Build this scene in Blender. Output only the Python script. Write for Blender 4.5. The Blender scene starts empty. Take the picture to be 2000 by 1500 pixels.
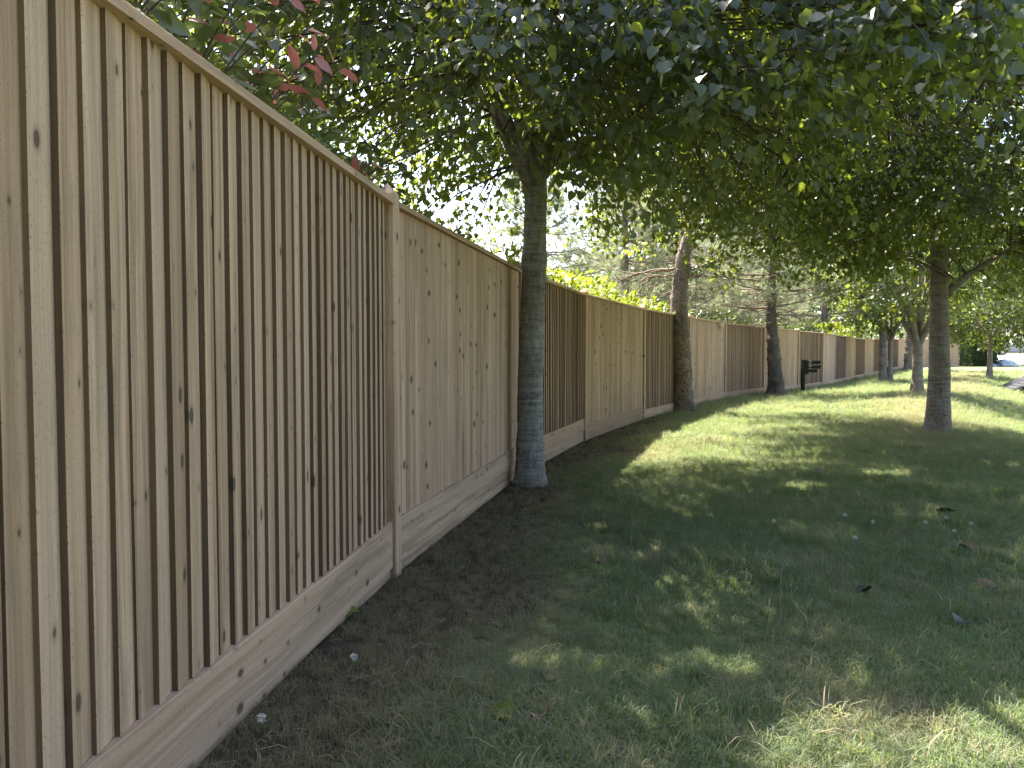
import bpy, math, random
import numpy as np
from mathutils import Matrix, Vector
rng = np.random.default_rng(7)
random.seed(7)
SC = bpy.context.scene
COL = SC.collection

# ------------------------------------------------------------------ camera, sky, sun, exposure
cam_d = bpy.data.cameras.new('camera')
cam = bpy.data.objects.new('camera', cam_d); COL.objects.link(cam)
CAMZ = 1.18
cam.location = (0, 0, CAMZ)
cam.rotation_euler = (math.radians(90 - 2.3), 0, 0)
cam_d.sensor_width = 36.0
cam_d.lens = 1500 / 2000 * 36.0
cam_d.clip_start = 0.05
cam_d.clip_end = 2000
SC.camera = cam

SUN_EL, SUN_AZ = math.radians(57), math.radians(-30)     # azimuth from +Y, negative = to the left
world = bpy.data.worlds.new('World'); SC.world = world
world.use_nodes = True
wn = world.node_tree.nodes; wl = world.node_tree.links
bg = wn['Background']
sky = wn.new('ShaderNodeTexSky'); sky.sky_type = 'NISHITA'; sky.sun_disc = False
sky.sun_elevation = SUN_EL
sky.sun_rotation = SUN_AZ
sky.air_density = 1.0; sky.dust_density = 2.5; sky.ozone_density = 1.0
wl.new(sky.outputs[0], bg.inputs['Color'])
bg.inputs['Strength'].default_value = 0.105
sun_d = bpy.data.lights.new('sun', 'SUN'); sun_d.energy = 5.0; sun_d.angle = math.radians(0.53)
sun_d.color = (1.0, 0.93, 0.82)
sun = bpy.data.objects.new('sun', sun_d); COL.objects.link(sun)
sdir = Vector((math.sin(SUN_AZ) * math.cos(SUN_EL), math.cos(SUN_AZ) * math.cos(SUN_EL), math.sin(SUN_EL)))
sun.rotation_euler = sdir.to_track_quat('Z', 'Y').to_euler()
sun.location = (-10, 10, 30)
SC.view_settings.view_transform = 'Standard'
SC.view_settings.look = 'None'
SC.view_settings.gamma = 1
SC.view_settings.use_curve_mapping = False
SC.view_settings.exposure = 2.6
SC.cycles.max_bounces = 8
SC.cycles.diffuse_bounces = 4
SC.cycles.transmission_bounces = 4
SC.cycles.glossy_bounces = 2
SC.cycles.sample_clamp_indirect = 6

# ------------------------------------------------------------------ helpers
def tag(o, label=None, cat=None, group=None, kind=None):
    if label: o['label'] = label
    if cat: o['category'] = cat
    if group: o['group'] = group
    if kind: o['kind'] = kind
    return o

def thing(name, label, cat, loc=(0, 0, 0), group=None, rotz=0.0):
    o = bpy.data.objects.new(name, None); COL.objects.link(o)
    o.empty_display_size = 0.2
    o.location = loc; o.rotation_euler = (0, 0, rotz)
    return tag(o, label, cat, group)

def link(name, me, parent=None, kind=None, loc=None, rotz=None):
    o = bpy.data.objects.new(name, me); COL.objects.link(o)
    if parent is not None: o.parent = parent
    if kind: o['kind'] = kind
    if loc is not None: o.location = loc
    if rotz is not None: o.rotation_euler = (0, 0, rotz)
    return o

def mesh_np(name, V, F, mat, col=None, smooth=False, mats=None, midx=None):
    """V (n,3), F (m,3) or (m,4) arrays or list of such arrays; col (n,3) per vertex"""
    V = np.asarray(V, dtype=np.float32)
    Fs = [np.asarray(f, dtype=np.int32) for f in (F if isinstance(F, (list, tuple)) else [F]) if len(f)]
    me = bpy.data.meshes.new(name)
    me.vertices.add(len(V)); me.vertices.foreach_set('co', V.ravel())
    loops = np.concatenate([f.ravel() for f in Fs])
    tot = np.concatenate([np.full(len(f), f.shape[1], dtype=np.int32) for f in Fs])
    start = np.concatenate([[0], np.cumsum(tot)[:-1]]).astype(np.int32)
    me.loops.add(len(loops)); me.loops.foreach_set('vertex_index', loops)
    me.polygons.add(len(tot)); me.polygons.foreach_set('loop_start', start)
    try: me.polygons.foreach_set('loop_total', tot)
    except Exception: pass
    if col is not None:
        a = me.attributes.new('tint', 'FLOAT_COLOR', 'POINT')
        c = np.ones((len(V), 4), dtype=np.float32); c[:, :3] = col
        a.data.foreach_set('color', c.ravel())
    for m_ in (mats or [mat]): me.materials.append(m_)
    if midx is not None: me.polygons.foreach_set('material_index', np.asarray(midx, dtype=np.int32))
    me.polygons.foreach_set('use_smooth', np.full(len(tot), bool(smooth)))
    me.update(calc_edges=True); me.validate()
    return me

class MB:
    """collects verts / quads / tris with a per-vertex colour"""
    def __init__(s): s.V = []; s.Q = []; s.T = []; s.C = []; s.n = 0
    def add(s, V, Q=None, T=None, col=(0.5, 0.5, 0.5)):
        V = np.asarray(V, dtype=np.float32).reshape(-1, 3)
        s.V.append(V)
        c = np.asarray(col, dtype=np.float32)
        s.C.append(np.tile(c, (len(V), 1)) if c.ndim == 1 else c)
        if Q is not None and len(Q): s.Q.append(np.asarray(Q, dtype=np.int32) + s.n)
        if T is not None and len(T): s.T.append(np.asarray(T, dtype=np.int32) + s.n)
        s.n += len(V)
    def box(s, x0, x1, y0, y1, z0, z1, col=(0.5, 0.5, 0.5), M=None):
        V = np.array([(x, y, z) for x in (x0, x1) for y in (y0, y1) for z in (z0, z1)], dtype=float)
        if M is not None: V = V @ np.array(M.to_3x3()).T + np.array(M.translation)
        s.add(V, Q=[(0, 1, 3, 2), (4, 6, 7, 5), (0, 4, 5, 1), (2, 3, 7, 6), (0, 2, 6, 4), (1, 5, 7, 3)], col=col)
    def tube(s, P, R, seg=8, col=(0.5, 0.5, 0.5), wob=0.0, cap=True, r=None):
        P = np.asarray(P, dtype=float); R = np.asarray(R, dtype=float); n = len(P)
        t = np.gradient(P, axis=0); t /= np.linalg.norm(t, axis=1)[:, None] + 1e-9
        up = np.array([0, 0, 1.0]) if abs(t[0][2]) < 0.9 else np.array([1.0, 0, 0])
        a = np.cross(t, up); a /= np.linalg.norm(a, axis=1)[:, None] + 1e-9
        b = np.cross(t, a)
        th = np.linspace(0, 2 * np.pi, seg, endpoint=False)
        ring = (a[:, None, :] * np.cos(th)[None, :, None] + b[:, None, :] * np.sin(th)[None, :, None])
        rad = np.repeat(R[:, None], seg, 1)
        if wob: rad = rad * (1 + wob * (r or rng).normal(size=rad.shape))
        V = (P[:, None, :] + ring * rad[:, :, None]).reshape(-1, 3)
        i = np.arange(n - 1)[:, None] * seg; j = np.arange(seg)[None, :]; k = (j + 1) % seg
        Q = np.stack([i + j, i + k, i + seg + k, i + seg + j], -1).reshape(-1, 4)
        T = None
        if cap:
            V = np.vstack([V, P[-1] + t[-1] * R[-1] * 0.3, P[0] - t[0] * R[0] * 0.1])
            e = (n - 1) * seg; m = n * seg
            jj = np.arange(seg); kk = (jj + 1) % seg
            T = np.vstack([np.stack([e + jj, e + kk, np.full(seg, m)], -1), np.stack([kk, jj, np.full(seg, m + 1)], -1)])
        s.add(V, Q, T, col)
    def mesh(s, name, mat, smooth=False):
        return mesh_np(name, np.vstack(s.V), [np.vstack(s.Q) if s.Q else [], np.vstack(s.T) if s.T else []], mat, np.vstack(s.C), smooth)

def smoothstep(a, b, x):
    t = np.clip((x - a) / (b - a), 0, 1); return t * t * (3 - 2 * t)

# cheap smooth value noise, 2-D, numpy
_tab = np.random.default_rng(3).random((64, 64))
def vnoise(x, y):
    xi = np.floor(x).astype(int); yi = np.floor(y).astype(int); fx = x - xi; fy = y - yi
    fx = fx * fx * (3 - 2 * fx); fy = fy * fy * (3 - 2 * fy)
    g = lambda a, b: _tab[a % 64, b % 64]
    return (g(xi, yi) * (1 - fx) + g(xi + 1, yi) * fx) * (1 - fy) + (g(xi, yi + 1) * (1 - fx) + g(xi + 1, yi + 1) * fx) * fy

# ------------------------------------------------------------------ materials
class NT:
    def __init__(s, name):
        s.m = bpy.data.materials.new(name); s.m.use_nodes = True
        s.t = s.m.node_tree; s.n = s.t.nodes; s.l = s.t.links
        for x in list(s.n): s.n.remove(x)
        s.out = s.n.new('ShaderNodeOutputMaterial')
    def node(s, typ, **kw):
        x = s.n.new(typ)
        for k, v in kw.items(): setattr(x, k, v)
        return x
    def set(s, sock, v):
        if isinstance(v, bpy.types.NodeSocket): s.l.new(v, sock)
        elif isinstance(v, (tuple, list)) and len(v) == 3 and sock.type == 'RGBA': sock.default_value = (*v, 1)
        else: sock.default_value = v
    def math(s, op, a, b=0.0, c=0.0, clamp=False):
        x = s.node('ShaderNodeMath', operation=op, use_clamp=clamp)
        s.set(x.inputs[0], a); s.set(x.inputs[1], b); s.set(x.inputs[2], c); return x.outputs[0]
    def vmath(s, op, a, b=(0, 0, 0)):
        x = s.node('ShaderNodeVectorMath', operation=op); s.set(x.inputs[0], a); s.set(x.inputs[1], b); return x.outputs[0]
    def mix(s, f, a, b, mode='MIX'):
        x = s.node('ShaderNodeMix', data_type='RGBA', blend_type=mode)
        s.set(x.inputs[0], f); s.set(x.inputs[6], a); s.set(x.inputs[7], b); return x.outputs[2]
    def noise(s, vec, scale, detail=3.0, rough=0.55, dist=0.0):
        x = s.node('ShaderNodeTexNoise'); s.set(x.inputs['Vector'], vec); s.set(x.inputs['Scale'], scale)
        x.inputs['Detail'].default_value = detail; x.inputs['Roughness'].default_value = rough; x.inputs['Distortion'].default_value = dist
        return x.outputs['Fac']
    def ramp(s, f, a, b, lo=(0, 0, 0), hi=(1, 1, 1)):
        x = s.node('ShaderNodeMapRange', interpolation_type='SMOOTHSTEP')
        s.set(x.inputs[0], f); x.inputs[1].default_value = a; x.inputs[2].default_value = b; return x.outputs[0]
    def bump(s, h, strength=0.5, dist=0.01):
        x = s.node('ShaderNodeBump'); s.set(x.inputs['Height'], h); x.inputs['Strength'].default_value = strength; x.inputs['Distance'].default_value = dist
        return x.outputs[0]
    def pbsdf(s, color, rough=0.8, spec=0.3, normal=None, metallic=0.0):
        x = s.node('ShaderNodeBsdfPrincipled'); s.set(x.inputs['Base Color'], color); s.set(x.inputs['Roughness'], rough)
        s.set(x.inputs['Specular IOR Level'], spec); x.inputs['Metallic'].default_value = metallic
        if normal is not None: s.l.new(normal, x.inputs['Normal'])
        return x
    def done(s, sh):
        s.l.new(sh.outputs[0] if hasattr(sh, 'outputs') else sh, s.out.inputs['Surface']); return s.m
    def attr(s, name='tint'):
        x = s.node('ShaderNodeAttribute', attribute_name=name); sp = s.node('ShaderNodeSeparateColor'); s.l.new(x.outputs['Color'], sp.inputs[0])
        return sp.outputs[0], sp.outputs[1], sp.outputs[2]
    def objco(s): return s.node('ShaderNodeTexCoord').outputs['Object']
    def pos(s): return s.node('ShaderNodeNewGeometry').outputs['Position']
    def map(s, v, sc=(1, 1, 1), loc=(0, 0, 0)):
        x = s.node('ShaderNodeMapping'); s.set(x.inputs['Vector'], v); s.set(x.inputs['Scale'], sc); s.set(x.inputs['Location'], loc); return x.outputs[0]

def simple_mat(name, col, rough=0.7, spec=0.3, metallic=0.0, var=0.15, scale=12.0, bump=0.0):
    t = NT(name); n = t.noise(t.objco(), scale, 4)
    c = t.mix(t.ramp(n, 0.3, 0.7), tuple(x * (1 - var) for x in col), tuple(min(1, x * (1 + var)) for x in col))
    return t.done(t.pbsdf(c, rough, spec, t.bump(n, bump) if bump else None, metallic))

def wood_mat(name, horizontal=False, base_a=(0.58, 0.388, 0.256), base_b=(0.28, 0.174, 0.110)):
    t = NT(name); r, g, b = t.attr()
    co = t.objco()
    off = t.node('ShaderNodeCombineXYZ'); t.set(off.inputs[0], t.math('MULTIPLY', r, 37.0)); t.set(off.inputs[1], t.math('MULTIPLY', g, 11.0)); t.set(off.inputs[2], t.math('MULTIPLY', r, 53.0))
    v = t.vmath('ADD', co, off.outputs[0])
    if horizontal:                    # swap so that the grain runs along x
        sx = t.node('ShaderNodeSeparateXYZ'); t.set(sx.inputs[0], v)
        cx = t.node('ShaderNodeCombineXYZ'); t.set(cx.inputs[0], sx.outputs[2]); t.set(cx.inputs[1], sx.outputs[1]); t.set(cx.inputs[2], sx.outputs[0]); v = cx.outputs[0]
    warp = t.noise(t.map(v, (3, 3, 1.3)), 1.0, 2)
    wv = t.node('ShaderNodeCombineXYZ'); t.set(wv.inputs[0], t.math('MULTIPLY', warp, 0.05)); v2 = t.vmath('ADD', v, wv.outputs[0])
    grain = t.noise(t.map(v2, (150, 150, 2.0)), 1.0, 3, 0.6)
    rings = t.noise(t.map(v2, (34, 34, 0.7)), 1.0, 2, 0.5)
    fine = t.noise(t.map(v, (330, 330, 22)), 1.0, 2)
    tone = t.math('ADD', t.math('MULTIPLY', grain, 0.45), t.math('MULTIPLY', rings, 0.55))
    c = t.mix(t.ramp(tone, 0.36, 0.63), base_b, base_a)
    c = t.mix(t.math('MULTIPLY', r, 0.55), c, (0.55, 0.39, 0.282))                    # pale greenish treated boards
    c = t.mix(t.math('MULTIPLY', g, 0.60), c, (0.29, 0.178, 0.108))                   # darker brown boards
    stain = t.ramp(t.noise(t.map(v, (9, 9, 1.1)), 1.0, 4, 0.65), 0.53, 0.74)
    c = t.mix(t.math('MULTIPLY', stain, 0.58), c, (0.19, 0.155, 0.105))
    # knots with a dark core and a resin tail along the grain
    vo = t.node('ShaderNodeTexVoronoi', voronoi_dimensions='2D', feature='F1')
    sx = t.node('ShaderNodeSeparateXYZ'); t.set(sx.inputs[0], v2)
    kv = t.node('ShaderNodeCombineXYZ'); t.set(kv.inputs[0], t.math('MULTIPLY', t.math('ADD', sx.outputs[0], sx.outputs[1]), 9.0)); t.set(kv.inputs[1], t.math('MULTIPLY', sx.outputs[2], 6.2))
    t.set(vo.inputs['Vector'], kv.outputs[0]); vo.inputs['Scale'].default_value = 1.0
    vc = t.node('ShaderNodeSeparateColor'); t.l.new(vo.outputs['Color'], vc.inputs[0])
    kr = t.math('MULTIPLY', t.math('POWER', vc.outputs[0], 2.0), 0.13)                                       # knot size differs
    kd = t.math('SUBTRACT', vo.outputs['Distance'], kr)
    core = t.math('SUBTRACT', 1.0, t.ramp(kd, -0.02, 0.03))
    halo = t.math('SUBTRACT', 1.0, t.ramp(kd, 0.0, 0.13))
    on = t.ramp(vc.outputs[1], 0.50, 0.58)
    c = t.mix(t.math('MULTIPLY', t.math('MULTIPLY', halo, on), 0.45), c, (0.20, 0.13, 0.08))
    c = t.mix(t.math('MULTIPLY', t.math('MULTIPLY', core, on), 0.82), c, (0.07, 0.05, 0.035))
    sp = t.ramp(t.noise(t.map(v, (120, 120, 45)), 1.0, 1), 0.70, 0.78)
    c = t.mix(t.math('MULTIPLY', sp, 0.35), c, (0.12, 0.085, 0.06))
    # rough-sawn edges are browner, and darkened further to paint in shade
    # small pin knots and drying checks
    v3 = t.node('ShaderNodeTexVoronoi', voronoi_dimensions='2D', feature='F1'); k2 = t.node('ShaderNodeCombineXYZ')
    t.set(k2.inputs[0], t.math('MULTIPLY', t.math('ADD', sx.outputs[0], sx.outputs[1]), 26.0)); t.set(k2.inputs[1], t.math('MULTIPLY', sx.outputs[2], 9.0)); t.set(v3.inputs['Vector'], k2.outputs[0])
    v3c = t.node('ShaderNodeSeparateColor'); t.l.new(v3.outputs['Color'], v3c.inputs[0])
    pin = t.math('MULTIPLY', t.math('SUBTRACT', 1.0, t.ramp(v3.outputs['Distance'], 0.05, 0.17)), t.ramp(v3c.outputs[0], 0.55, 0.66))
    c = t.mix(t.math('MULTIPLY', pin, 0.7), c, (0.09, 0.06, 0.04))
    chk = t.math('MULTIPLY', t.ramp(t.noise(t.map(v2, (210, 210, 3.0)), 1.0, 1), 0.68, 0.74), t.ramp(t.noise(t.map(v, (14, 14, 2.2)), 1.0, 1), 0.55, 0.68))
    c = t.mix(t.math('MULTIPLY', chk, 0.6), c, (0.10, 0.068, 0.045))
    ec = t.mix(r, (0.034, 0.029, 0.022), (0.115, 0.074, 0.048))  # edge colour: sawn brown with the shade of the steps painted in
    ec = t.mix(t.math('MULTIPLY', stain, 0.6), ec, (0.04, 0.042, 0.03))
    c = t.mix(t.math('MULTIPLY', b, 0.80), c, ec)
    h = t.math('ADD', t.math('MULTIPLY', grain, 0.6), t.math('MULTIPLY', fine, 0.25))
    return t.done(t.pbsdf(c, 0.82, 0.18, t.bump(h, 0.35, 0.003)))

def leaf_mat(name, top, thru, tmix=0.45, rough=0.42, spec=0.45, vary=(0.16, 0.15, 0.03), under=None):
    t = NT(name); r, g, b = t.attr()
    c = t.mix(t.math('MULTIPLY', r, 0.55), top, vary)
    c = t.mix(t.math('MULTIPLY', g, 0.35), c, tuple(x * 0.45 for x in top))
    n = t.noise(t.objco(), 28.0, 2)
    c = t.mix(t.math('MULTIPLY', n, 0.25), c, tuple(x * 1.8 for x in top))
    geo = t.node('ShaderNodeNewGeometry')
    if under is not None: c = t.mix(t.math('MULTIPLY', geo.outputs['Backfacing'], 0.7), c, under)
    p = t.pbsdf(c, rough, spec)
    tr = t.node('ShaderNodeBsdfTranslucent')
    tc = t.mix(t.math('MULTIPLY', r, 0.5), thru, tuple(min(1, x * 1.35) for x in thru)); t.set(tr.inputs['Color'], tc)
    mx = t.node('ShaderNodeMixShader'); mx.inputs[0].default_value = tmix
    t.l.new(p.outputs[0], mx.inputs[1]); t.l.new(tr.outputs[0], mx.inputs[2])
    return t.done(mx.outputs[0])

def lime_bark(name, a=(0.31, 0.295, 0.265), b=(0.125, 0.115, 0.10), lichen=0.6):
    t = NT(name); co = t.objco()
    ring = t.noise(t.map(co, (5, 5, 42)), 1.0, 4, 0.65, 0.3)
    fis = t.noise(t.map(co, (30, 30, 9)), 1.0, 4, 0.6)
    big = t.noise(co, 2.2, 3)
    c = t.mix(t.ramp(t.math('ADD', t.math('MULTIPLY', ring, 0.6), t.math('MULTIPLY', fis, 0.4)), 0.36, 0.62), b, a)
    c = t.mix(t.math('MULTIPLY', t.ramp(big, 0.42, 0.66), 0.55), c, (0.20, 0.14, 0.105))
    sx = t.node('ShaderNodeSeparateXYZ'); t.set(sx.inputs[0], co)
    low = t.math('SUBTRACT', 1.0, t.ramp(sx.outputs[2], 0.3, 3.2))
    li = t.ramp(t.noise(t.map(co, (30, 30, 44)), 1.0, 3, 0.6), 0.53, 0.66)
    c = t.mix(t.math('MULTIPLY', t.math('MULTIPLY', li, low), lichen), c, (0.32, 0.34, 0.34))
    alg = t.ramp(t.noise(co, 5.0, 3), 0.5, 0.7)
    c = t.mix(t.math('MULTIPLY', alg, 0.25), c, (0.09, 0.11, 0.055))
    h = t.math('ADD', t.math('MULTIPLY', ring, 0.7), t.math('MULTIPLY', fis, 0.5))
    return t.done(t.pbsdf(c, 0.88, 0.15, t.bump(h, 0.9, 0.012)))

def pine_bark(name):
    t = NT(name); co = t.objco()
    vo = t.node('ShaderNodeTexVoronoi', feature='DISTANCE_TO_EDGE'); w = t.noise(co, 9.0, 2)
    wv = t.node('ShaderNodeCombineXYZ'); t.set(wv.inputs[0], t.math('MULTIPLY', w, 0.08)); t.set(wv.inputs[2], t.math('MULTIPLY', w, 0.08))
    t.set(vo.inputs['Vector'], t.map(t.vmath('ADD', co, wv.outputs[0]), (1, 1, 0.55))); vo.inputs['Scale'].default_value = 34
    crack = t.ramp(vo.outputs['Distance'], 0.02, 0.16)
    n = t.noise(co, 26.0, 4); big = t.noise(co, 3.0, 3)
    c = t.mix(t.ramp(n, 0.3, 0.7), (0.22, 0.165, 0.135), (0.46, 0.36, 0.30))
    c = t.mix(t.math('MULTIPLY', t.ramp(big, 0.45, 0.62), 0.6), c, (0.15, 0.13, 0.115))
    c = t.mix(t.math('ADD', t.math('MULTIPLY', crack, 0.6), 0.4), (0.055, 0.042, 0.036), c)
    return t.done(t.pbsdf(c, 0.9, 0.12, t.bump(t.math('ADD', crack, t.math('MULTIPLY', n, 0.4)), 0.9, 0.015)))

def lawn_mat():
    t = NT('lawn_turf'); p = t.pos(); r, g, b = t.attr()      # r = bare soil, g = dry
    n1 = t.noise(p, 1.3, 4); n2 = t.noise(p, 17.0, 4, 0.65); n3 = t.noise(p, 130.0, 3, 0.7)
    green = t.mix(t.ramp(n2, 0.3, 0.7), (0.050, 0.075, 0.034), (0.18, 0.215, 0.105))
    green = t.mix(t.math('MULTIPLY', t.ramp(n3, 0.5, 0.75), 0.5), green, (0.25, 0.25, 0.12))
    dry = t.mix(t.ramp(n3, 0.3, 0.7), (0.13, 0.105, 0.06), (0.30, 0.25, 0.145))
    d = t.math('ADD', t.math('MULTIPLY', t.ramp(n1, 0.47, 0.70), 0.45), t.math('MULTIPLY', g, 0.9), clamp=True)
    c = t.mix(d, green, dry)
    soil = t.mix(t.ramp(n3, 0.35, 0.7), (0.030, 0.025, 0.018), (0.085, 0.066, 0.045))
    s = t.ramp(t.math('ADD', r, t.math('MULTIPLY', t.math('SUBTRACT', n2, 0.5), 0.9)), 0.35, 0.75)
    c = t.mix(s, c, soil)
    h = t.math('ADD', t.math('MULTIPLY', n2, 0.5), n3)
    return t.done(t.pbsdf(c, 0.95, 0.08, t.bump(h, 0.5, 0.008)))

def blade_mat(name='grass_blades'):
    t = NT(name); p = t.pos(); r, g, b = t.attr()             # r random, g height along blade, b straw blade
    n1 = t.noise(p, 1.3, 4); n2 = t.noise(p, 7.0, 3)
    c = t.mix(r, (0.046, 0.086, 0.044), (0.115, 0.168, 0.084))
    c = t.mix(t.math('MULTIPLY', g, 0.35), c, (0.19, 0.235, 0.125))
    pale = (0.36, 0.30, 0.19)
    d = t.math('ADD', t.math('MULTIPLY', t.ramp(n1, 0.48, 0.72), 0.42), t.math('MULTIPLY', t.ramp(n2, 0.56, 0.70), 0.35))
    d = t.math('ADD', d, t.math('MULTIPLY', b, 0.85), clamp=True)
    ai = t.node('ShaderNodeAttribute', attribute_name='dry', attribute_type='INSTANCER')
    d = t.math('ADD', d, ai.outputs['Fac'], clamp=True)
    c = t.mix(d, c, pale)
    c = t.mix(t.math('MULTIPLY', ai.outputs['Fac'], 0.8), c, (0.105, 0.085, 0.055))
    pb = t.pbsdf(c, 0.55, 0.3)
    tr = t.node('ShaderNodeBsdfTranslucent'); t.set(tr.inputs['Color'], t.mix(d, (0.34, 0.43, 0.10), (0.45, 0.39, 0.20)))
    mx = t.node('ShaderNodeMixShader'); mx.inputs[0].default_value = 0.35
    t.l.new(pb.outputs[0], mx.inputs[1]); t.l.new(tr.outputs[0], mx.inputs[2])
    return t.done(mx.outputs[0])

M = {}
M['wood'] = wood_mat('fence_wood')
M['wood_h'] = wood_mat('fence_wood_horizontal', True)
M['lawn'] = lawn_mat()
M['blade'] = blade_mat()
M['lime_leaf'] = leaf_mat('lime_leaf', (0.032, 0.047, 0.026), (0.29, 0.36, 0.035), 0.36, 0.40, 0.5, (0.075, 0.088, 0.03), under=(0.072, 0.086, 0.078))
M['bract'] = leaf_mat('lime_bract', (0.20, 0.22, 0.09), (0.42, 0.46, 0.14), 0.5, 0.6, 0.2, (0.30, 0.29, 0.13))
M['laurel_leaf'] = leaf_mat('laurel_leaf', (0.06, 0.092, 0.018), (0.25, 0.31, 0.02), 0.40, 0.36, 0.45, (0.11, 0.13, 0.025))
M['dark_leaf'] = leaf_mat('dark_leaf', (0.030, 0.048, 0.020), (0.16, 0.24, 0.04), 0.3, 0.4, 0.45, (0.06, 0.08, 0.025))
M['red_leaf'] = leaf_mat('red_leaf', (0.42, 0.145, 0.135), (0.55, 0.18, 0.13), 0.35, 0.3, 0.5, (0.42, 0.19, 0.14), under=(0.40, 0.19, 0.18))
M['mixed_leaf'] = leaf_mat('photinia_leaf', (0.042, 0.062, 0.034), (0.20, 0.25, 0.05), 0.33, 0.28, 0.6, (0.12, 0.12, 0.04), under=(0.14, 0.15, 0.09))
M['needle'] = leaf_mat('pine_needle', (0.13, 0.155, 0.11), (0.36, 0.40, 0.20), 0.4, 0.45, 0.35, (0.20, 0.19, 0.12))
M['lime_bark'] = lime_bark('lime_bark')
M['lime_bark_b'] = lime_bark('lime_bark_brown', (0.30, 0.25, 0.21), (0.12, 0.095, 0.078), 0.4)
M['pine_bark'] = pine_bark('pine_bark')
M['pine_bark_dark'] = lime_bark('pine_bark_dark', (0.13, 0.112, 0.098), (0.045, 0.038, 0.033), 0.15)
M['twig'] = simple_mat('twig_bark', (0.085, 0.068, 0.05), 0.85, 0.15)
M['deadwood'] = simple_mat('dead_pine_wood', (0.24, 0.19, 0.155), 0.9, 0.1)

# ------------------------------------------------------------------ fence line (plan) and terrain
POSTS = [(-1.52, -2.70), (-1.055, 0.65), (-0.65, 4.02), (0.05, 7.35), (0.955, 10.35), (2.33, 13.75), (3.86, 16.85), (5.52, 20.0),
         (7.50, 22.95), (9.49, 25.55), (11.48, 28.45), (13.09, 31.2), (14.70, 33.9), (16.46, 36.95), (18.42, 40.2), (20.15, 42.9),
         (22.0, 45.7), (23.9, 48.5), (25.72, 51.25), (27.6, 54.0), (30.1, 55.2), (32.75, 56.4)]
PA = np.array(POSTS)
def fence_dist(x, y):
    """signed distance to the fence (positive on the lawn side) """
    x = np.asarray(x, float); y = np.asarray(y, float)
    best = np.full(x.shape, 1e9); sg = np.ones(x.shape)
    for (ax, ay), (bx, by) in zip(PA[:-1], PA[1:]):
        dx, dy = bx - ax, by - ay; L2 = dx * dx + dy * dy
        u = np.clip(((x - ax) * dx + (y - ay) * dy) / L2, 0, 1)
        px, py = ax + u * dx, ay + u * dy
        d = np.hypot(x - px, y - py); s = np.where((x - ax) * dy - (y - ay) * dx >= 0, 1.0, -1.0)
        m = d < best - 1e-9; best = np.where(m, d, best); sg = np.where(m, s, sg)
    return best * sg
def ground(x, y):
    x = np.asarray(x, float); y = np.asarray(y, float)
    d = fence_dist(x, y)
    base = 0.19 * smoothstep(43, 55, y) + 0.80 * smoothstep(57, 82, y) - 0.06 * smoothstep(20, 30, y) * (1 - smoothstep(40, 46, y))
    far = smoothstep(30, 44, y)
    bank = smoothstep(4.6, 11.0, d) * (1.5 * (1 - far) + 0.15 * far)
    mound = 0.12 * smoothstep(11.8, 15.5, y) * np.exp(-((d - 4.2) / 1.0) ** 2) * (1 - far)
    lump = (vnoise(x * 0.7 + 5, y * 0.7) - 0.5) * 0.05 + (vnoise(x * 2.6, y * 2.6 + 9) - 0.5) * 0.02
    base = base + 0.065 * (1 - smoothstep(2.2, 4.3, y)) * smoothstep(-3, 0.5, y) * (1 - smoothstep(0.3, 1.6, np.abs(d)))
    lump *= smoothstep(0.2, 1.2, np.abs(d))
    return base - bank + mound + lump
def gz(x, y): return float(ground(np.array([x]), np.array([y]))[0])

def grid_mesh(name, xs, ys, mat):
    X, Y = np.meshgrid(xs, ys); Z = ground(X, Y); d = fence_dist(X, Y)
    soil = (1 - smoothstep(0.10, 1.25, d + (vnoise(X * 1.1, Y * 1.1) - 0.5) * 0.9)) * (1 - 0.75 * smoothstep(11, 17, Y))
    dry = np.exp(-((d - 4.4) / 0.8) ** 2) * smoothstep(8, 13, Y) * 0.6 + 0.45 * smoothstep(3.2, 1.8, Y) * 0
    c = np.stack([soil.ravel(), dry.ravel(), np.zeros(X.size)], -1)
    V = np.stack([X.ravel(), Y.ravel(), Z.ravel()], -1)
    nx, ny = len(xs), len(ys)
    i, j = np.meshgrid(np.arange(nx - 1), np.arange(ny - 1)); a = (j * nx + i).ravel()
    return mesh_np(name, V, np.stack([a, a + 1, a + nx + 1, a + nx], -1), mat, c, True)
xs = np.unique(np.concatenate([np.linspace(-400, -30, 12), np.linspace(-30, -3, 19), np.arange(-3, 14, 0.22), np.arange(14, 62, 0.8), np.linspace(62, 420, 14)]))
ys = np.unique(np.concatenate([np.linspace(-300, -6, 14), np.arange(-6, 20, 0.22), np.arange(20, 90, 0.8), np.linspace(90, 700, 14)]))
lawn = link('lawn', grid_mesh('lawn', xs, ys, M['lawn'])); tag(lawn, kind='structure')

# pale concrete road beyond the lawn
def road_strip():
    xs = np.linspace(31, 140, 56); vs = np.linspace(0, 1, 14)
    V = []; 
    for x in xs:
        y0 = 60.5 + max(0, (36.5 - x)) * 0.55; y1 = 84 + 0.02 * (x - 31)
        for v in vs:
            y = y0 + (y1 - y0) * v; V.append((x, y, gz(x, y) + 0.03))
    n = len(vs); i, j = np.meshgrid(np.arange(len(xs) - 1), np.arange(n - 1)); a = (i * n + j).ravel()
    return mesh_np('road', V, np.stack([a, a + n, a + n + 1, a + 1], -1), simple_mat('pale_concrete', (0.62, 0.60, 0.57), 0.85, 0.2, var=0.06, scale=3), None, True)
road = link('road', road_strip()); tag(road, kind='structure')

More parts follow.
